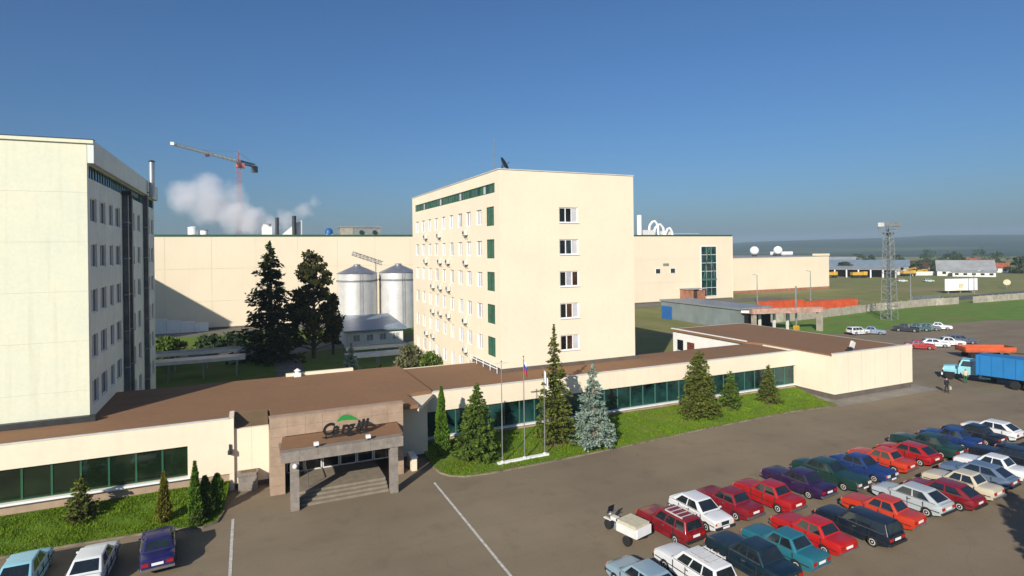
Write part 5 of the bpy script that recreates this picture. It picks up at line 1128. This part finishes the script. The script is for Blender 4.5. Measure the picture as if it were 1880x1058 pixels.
M1 = Matrix.Translation((80.55, 42.2, 0)) @ Matrix.Rotation(R(116), 4, 'Z'); P1 = placed(lo, M1)
P1('chassis', MB().box(-3.0, 2.6, -.45, .45, .55, .85), 'dark_steel'); 
P1('bonnet', MB().add([(1.0, -.75, .75), (2.5, -.62, .75), (2.5, .62, .75), (1.0, .75, .75), (1.0, -.72, 1.75), (2.45, -.5, 1.55), (2.45, .5, 1.55), (1.0, .72, 1.75)], [(3, 2, 1, 0), (4, 5, 6, 7), (0, 1, 5, 4), (1, 2, 6, 5), (2, 3, 7, 6), (3, 0, 4, 7)]), 'cyan_cab')
P1('cab', MB().add([(-.9, -1.1, .8), (1.0, -1.1, .8), (1.0, 1.1, .8), (-.9, 1.1, .8), (-.9, -1.1, 1.7), (1.0, -1.1, 1.7), (1.0, 1.1, 1.7), (-.9, 1.1, 1.7), (-.8, -.95, 2.55), (.6, -.95, 2.55), (.6, .95, 2.55), (-.8, .95, 2.55)],
   [(3, 2, 1, 0), (0, 1, 5, 4), (1, 2, 6, 5), (2, 3, 7, 6), (3, 0, 4, 7), (4, 5, 9, 8), (5, 6, 10, 9), (6, 7, 11, 10), (7, 4, 8, 11), (8, 9, 10, 11)]), 'cyan_cab')
P1('windscreen', MB().add([(.965, -.9, 1.82), (.965, .9, 1.82), (.68, .82, 2.45), (.68, -.82, 2.45)], [(0, 1, 2, 3)]), 'car_glass')
for s in (-1, 1):
    P1('side_window', MB().add([(-.5, s * 1.095, 1.78), (.75, s * 1.095, 1.78), (.5, s * .985, 2.42), (-.45, s * .985, 2.42)], [(0, 1, 2, 3)]), 'car_glass')
    P1('mudguard', MB().box(1.2, 2.4, s * .95 - .22, s * .95 + .22, .98, 1.12), 'cyan_cab'); P1('headlight', MB().lathe((0, 0, 0), [(.12, 0), (.12, .06)], 10).__class__().box(2.4, 2.5, s * .8 - .12, s * .8 + .12, 1.13, 1.36), 'lamp_glass')
    P1('mirror', MB().box(.9, 1.0, s * 1.35 - .1, s * 1.35 + .1, 1.7, 2.1), 'rubber'); P1('fuel_tank', MB().box(-2.1, -1.0, s * .85 - .25, s * .85 + .25, .45, .9), 'cyan_cab')
    wheel(P1, 1.8, s * .95); wheel(P1, -2.2, s * .9)
P1('bumper', MB().box(2.5, 2.65, -1.05, 1.05, .5, .78), 'off_white'); P1('grille', MB().box(2.5, 2.53, -.45, .45, .85, 1.5), 'rubber')
M2 = Matrix.Translation((81.0, 33.5, 0)) @ Matrix.Rotation(R(100), 4, 'Z'); P2 = placed(lo, M2)
P2('trailer_box', MB().box(-5.8, 7.2, -1.22, 1.22, 1.2, 3.55), 'trailer_blue'); P2('trailer_frame', MB().box(-5.6, 6.8, -.5, .5, .85, 1.19), 'dark_steel')
for i in range(12):
    for s in (-1, 1): P2('side_rib', MB().box(-5.4 + i * 1.1, -5.32 + i * 1.1, s * 1.25 - .03, s * 1.25 + .03, 1.22, 3.53), 'trailer_blue')
for x in (3.6, 2.4, -3.4, -4.6):
    for s in (-1, 1): wheel(P2, x, s * .98)
ft = thing('flat_trailer', 'rusty orange flat trailer parked behind the blue lorry', 'trailer', (98.3, 49.3, 0)); P3 = placed(ft, Matrix.Translation((98.3, 49.3, 0)) @ Matrix.Rotation(R(-30), 4, 'Z'))
P3('deck', MB().box(-3.4, 3.4, -1.2, 1.2, 1.0, 1.25), 'orange_dull')
for s in (-1, 1): P3('side_board', MB().box(-3.4, 3.4, s * 1.2 - .05, s * 1.2 + .05, 1.26, 1.75), 'orange')
for x in (-3.4, 3.4): P3('end_board', MB().box(x - .05, x + .05, -1.1, 1.1, 1.26, 1.75), 'orange_dull')
P3('drawbar', MB().bar((3.4, 0, .8), (5.2, 0, .6), .08), 'dark_steel')
for x in (-2.2, 2.2):
    for s in (-1, 1): wheel(P3, x, s * .95, .45)
tk = thing('cargo_trike', 'three-wheeled cargo motorcycle with a pale box parked beside the dark red estate', 'cargo trike', (19.5, 28.1, 0)); P4 = placed(tk, Matrix.Translation((19.55, 27.9, -.004)) @ Matrix.Rotation(R(104), 4, 'Z'))
P4('cargo_box', MB().box(-1.35, .1, -.62, .62, .55, 1.05), 'off_white'); P4('box_cover', MB().prism([(-1.3, -.58), (.05, -.58), (.05, .58), (-1.3, .58)], 1.06, 1.2), 'cloth_pale'); P4('tailboard', MB().box(-1.42, -1.352, -.6, .6, .6, 1.1), 'white_paint')
P4('frame', MB().bar((-1.1, 0, .42), (.5, 0, .42), .05).bar((.5, 0, .42), (1.0, 0, .85), .045).bar((1.0, 0, .85), (1.28, 0, .3), .035), 'dark_steel'); P4('engine', MB().box(.2, .62, -.2, .2, .3, .66), 'mast_steel')
P4('fuel_tank', MB().lathe((0, 0, 0), [(.04, -.3), (.16, -.15), (.17, .1), (.05, .3)], 10).__class__().box(.5, .95, -.15, .15, .74, .95), 'off_white'); P4('seat', MB().box(.12, .52, -.16, .16, .8, .92), 'rubber')
P4('handlebar', MB().bar((1.0, -.38, 1.12), (1.0, .38, 1.12), .025).bar((1.0, 0, .85), (1.0, 0, 1.12), .03), 'chrome'); P4('headlamp', MB().lathe((1.12, 0, .92), [(.03, 0), (.1, .04), (.1, .14), (.03, .18)], 10), 'lamp_glass'); P4('windshield', MB().add([(1.12, -.3, 1.0), (1.12, .3, 1.0), (1.0, .25, 1.5), (1.0, -.25, 1.5)], [(0, 1, 2, 3)]), 'car_glass'); P4('front_mudguard', MB().box(1.0, 1.56, -.08, .08, .6, .66), 'off_white')
for x, y in ((1.28, 0), (-.75, -.72), (-.75, .72)): wheel(P4, x, y, .28, .12)

# ------------------------------------------------------------------ people
def person(x, y, yaw, label, top, legs, bag=None, stride=.16):
    t = thing('person', label, 'person', (x, y, 0))
    V = [(0, 0, .95), (0, 0, 1.12), (0, 0, 1.38), (0, 0, 1.50), (.01, 0, 1.60), (.02, 0, 1.70), (0, .19, 1.40), (.03, .25, 1.12), (.12, .24, .88), (.15, .24, .78), (0, -.19, 1.40), (-.02, -.25, 1.12), (.04, -.25, .88), (.06, -.25, .78),
         (0, .10, .88), (stride * .6, .10, .50), (stride * .7, .10, .09), (stride * .7 + .14, .11, .03), (0, -.10, .88), (-stride * .3, -.10, .50), (-stride * .9, -.10, .10), (-stride * .9 + .14, -.11, .03)]
    Rd = [.14, .13, .15, .06, .09, .075, .07, .05, .035, .03, .07, .05, .035, .03, .10, .065, .045, .035, .10, .065, .045, .035]
    E = [(0, 1), (1, 2), (2, 3), (3, 4), (4, 5), (2, 6), (6, 7), (7, 8), (8, 9), (2, 10), (10, 11), (11, 12), (12, 13), (0, 14), (14, 15), (15, 16), (16, 17), (0, 18), (18, 19), (19, 20), (20, 21)]
    me = bpy.data.meshes.new('body'); me.from_pydata(V, E, []); o = bpy.data.objects.new('body', me); COL.objects.link(o)
    sk = o.modifiers.new('skin', 'SKIN'); sk.use_smooth_shade = True
    for i, sv in enumerate(me.skin_vertices[0].data): sv.radius = (Rd[i] * (.75 if i < 3 else 1), Rd[i] * (1.15 if i < 3 else 1)); sv.use_root = i == 0
    o.modifiers.new('sub', 'SUBSURF').levels = 1
    dg = bpy.context.evaluated_depsgraph_get(); m2 = bpy.data.meshes.new_from_object(o.evaluated_get(dg)); bpy.data.objects.remove(o)
    m2.materials.clear()
    for m in ('skin', top, legs, 'wood_dark'): m2.materials.append(MATS[m])
    for p in m2.polygons:
        z = p.center.z; r_ = abs(p.center.y)
        p.material_index = 3 if (z > 1.66 or (z > 1.58 and p.center.x < -.02)) else 0 if (z > 1.49 or (r_ > .2 and z < .9)) else 1 if z > .93 else 2 if z > .09 else 3
    b = link('body', m2, None, t, (x, y, 0)); b.rotation_euler = (0, 0, R(yaw))
    if bag: q = MB().box(-.12, .12, .20, .34, .42, .76); M = Matrix.Translation((x, y, 0)) @ Matrix.Rotation(R(yaw), 4, 'Z'); q.v = [tuple(M @ Vector((p[0] + .15, p[1], p[2]))) for p in q.v]; tag(solo('bag', q, bag, 'pale bag carried by the person in dark clothes', 'bag'), 'pale bag carried by the person in dark clothes', 'bag')
person(71.2, 39.5, -110, 'person in dark clothes with a pale bag crossing the lot', 'cloth_dark', 'cloth_dark', 'cloth_pale')
person(78.2, 41.3, 30, 'person in green trousers standing at the lorry cab', 'cloth_pale', 'cloth_green', None, .05)

# ------------------------------------------------------------------ haze
hz = MB().box(-3600, 3600, -3600, 3600, -1.5, 96)
ho = link('haze', hz.mesh('haze'), None); ho['kind'] = 'stuff'; tag(ho, 'thin bluish autumn haze over the plain and the far hills', 'haze')
hmq = bpy.data.materials.new('haze'); hmq.use_nodes = True; n = hmq.node_tree.nodes; n.clear()
ou = n.new('ShaderNodeOutputMaterial'); pv = n.new('ShaderNodeVolumePrincipled'); pv.inputs['Color'].default_value = (.55, .72, .90, 1); pv.inputs['Density'].default_value = .00019; pv.inputs['Anisotropy'].default_value = 0
hmq.node_tree.links.new(pv.outputs[0], ou.inputs['Volume']); ho.data.materials.append(hmq)
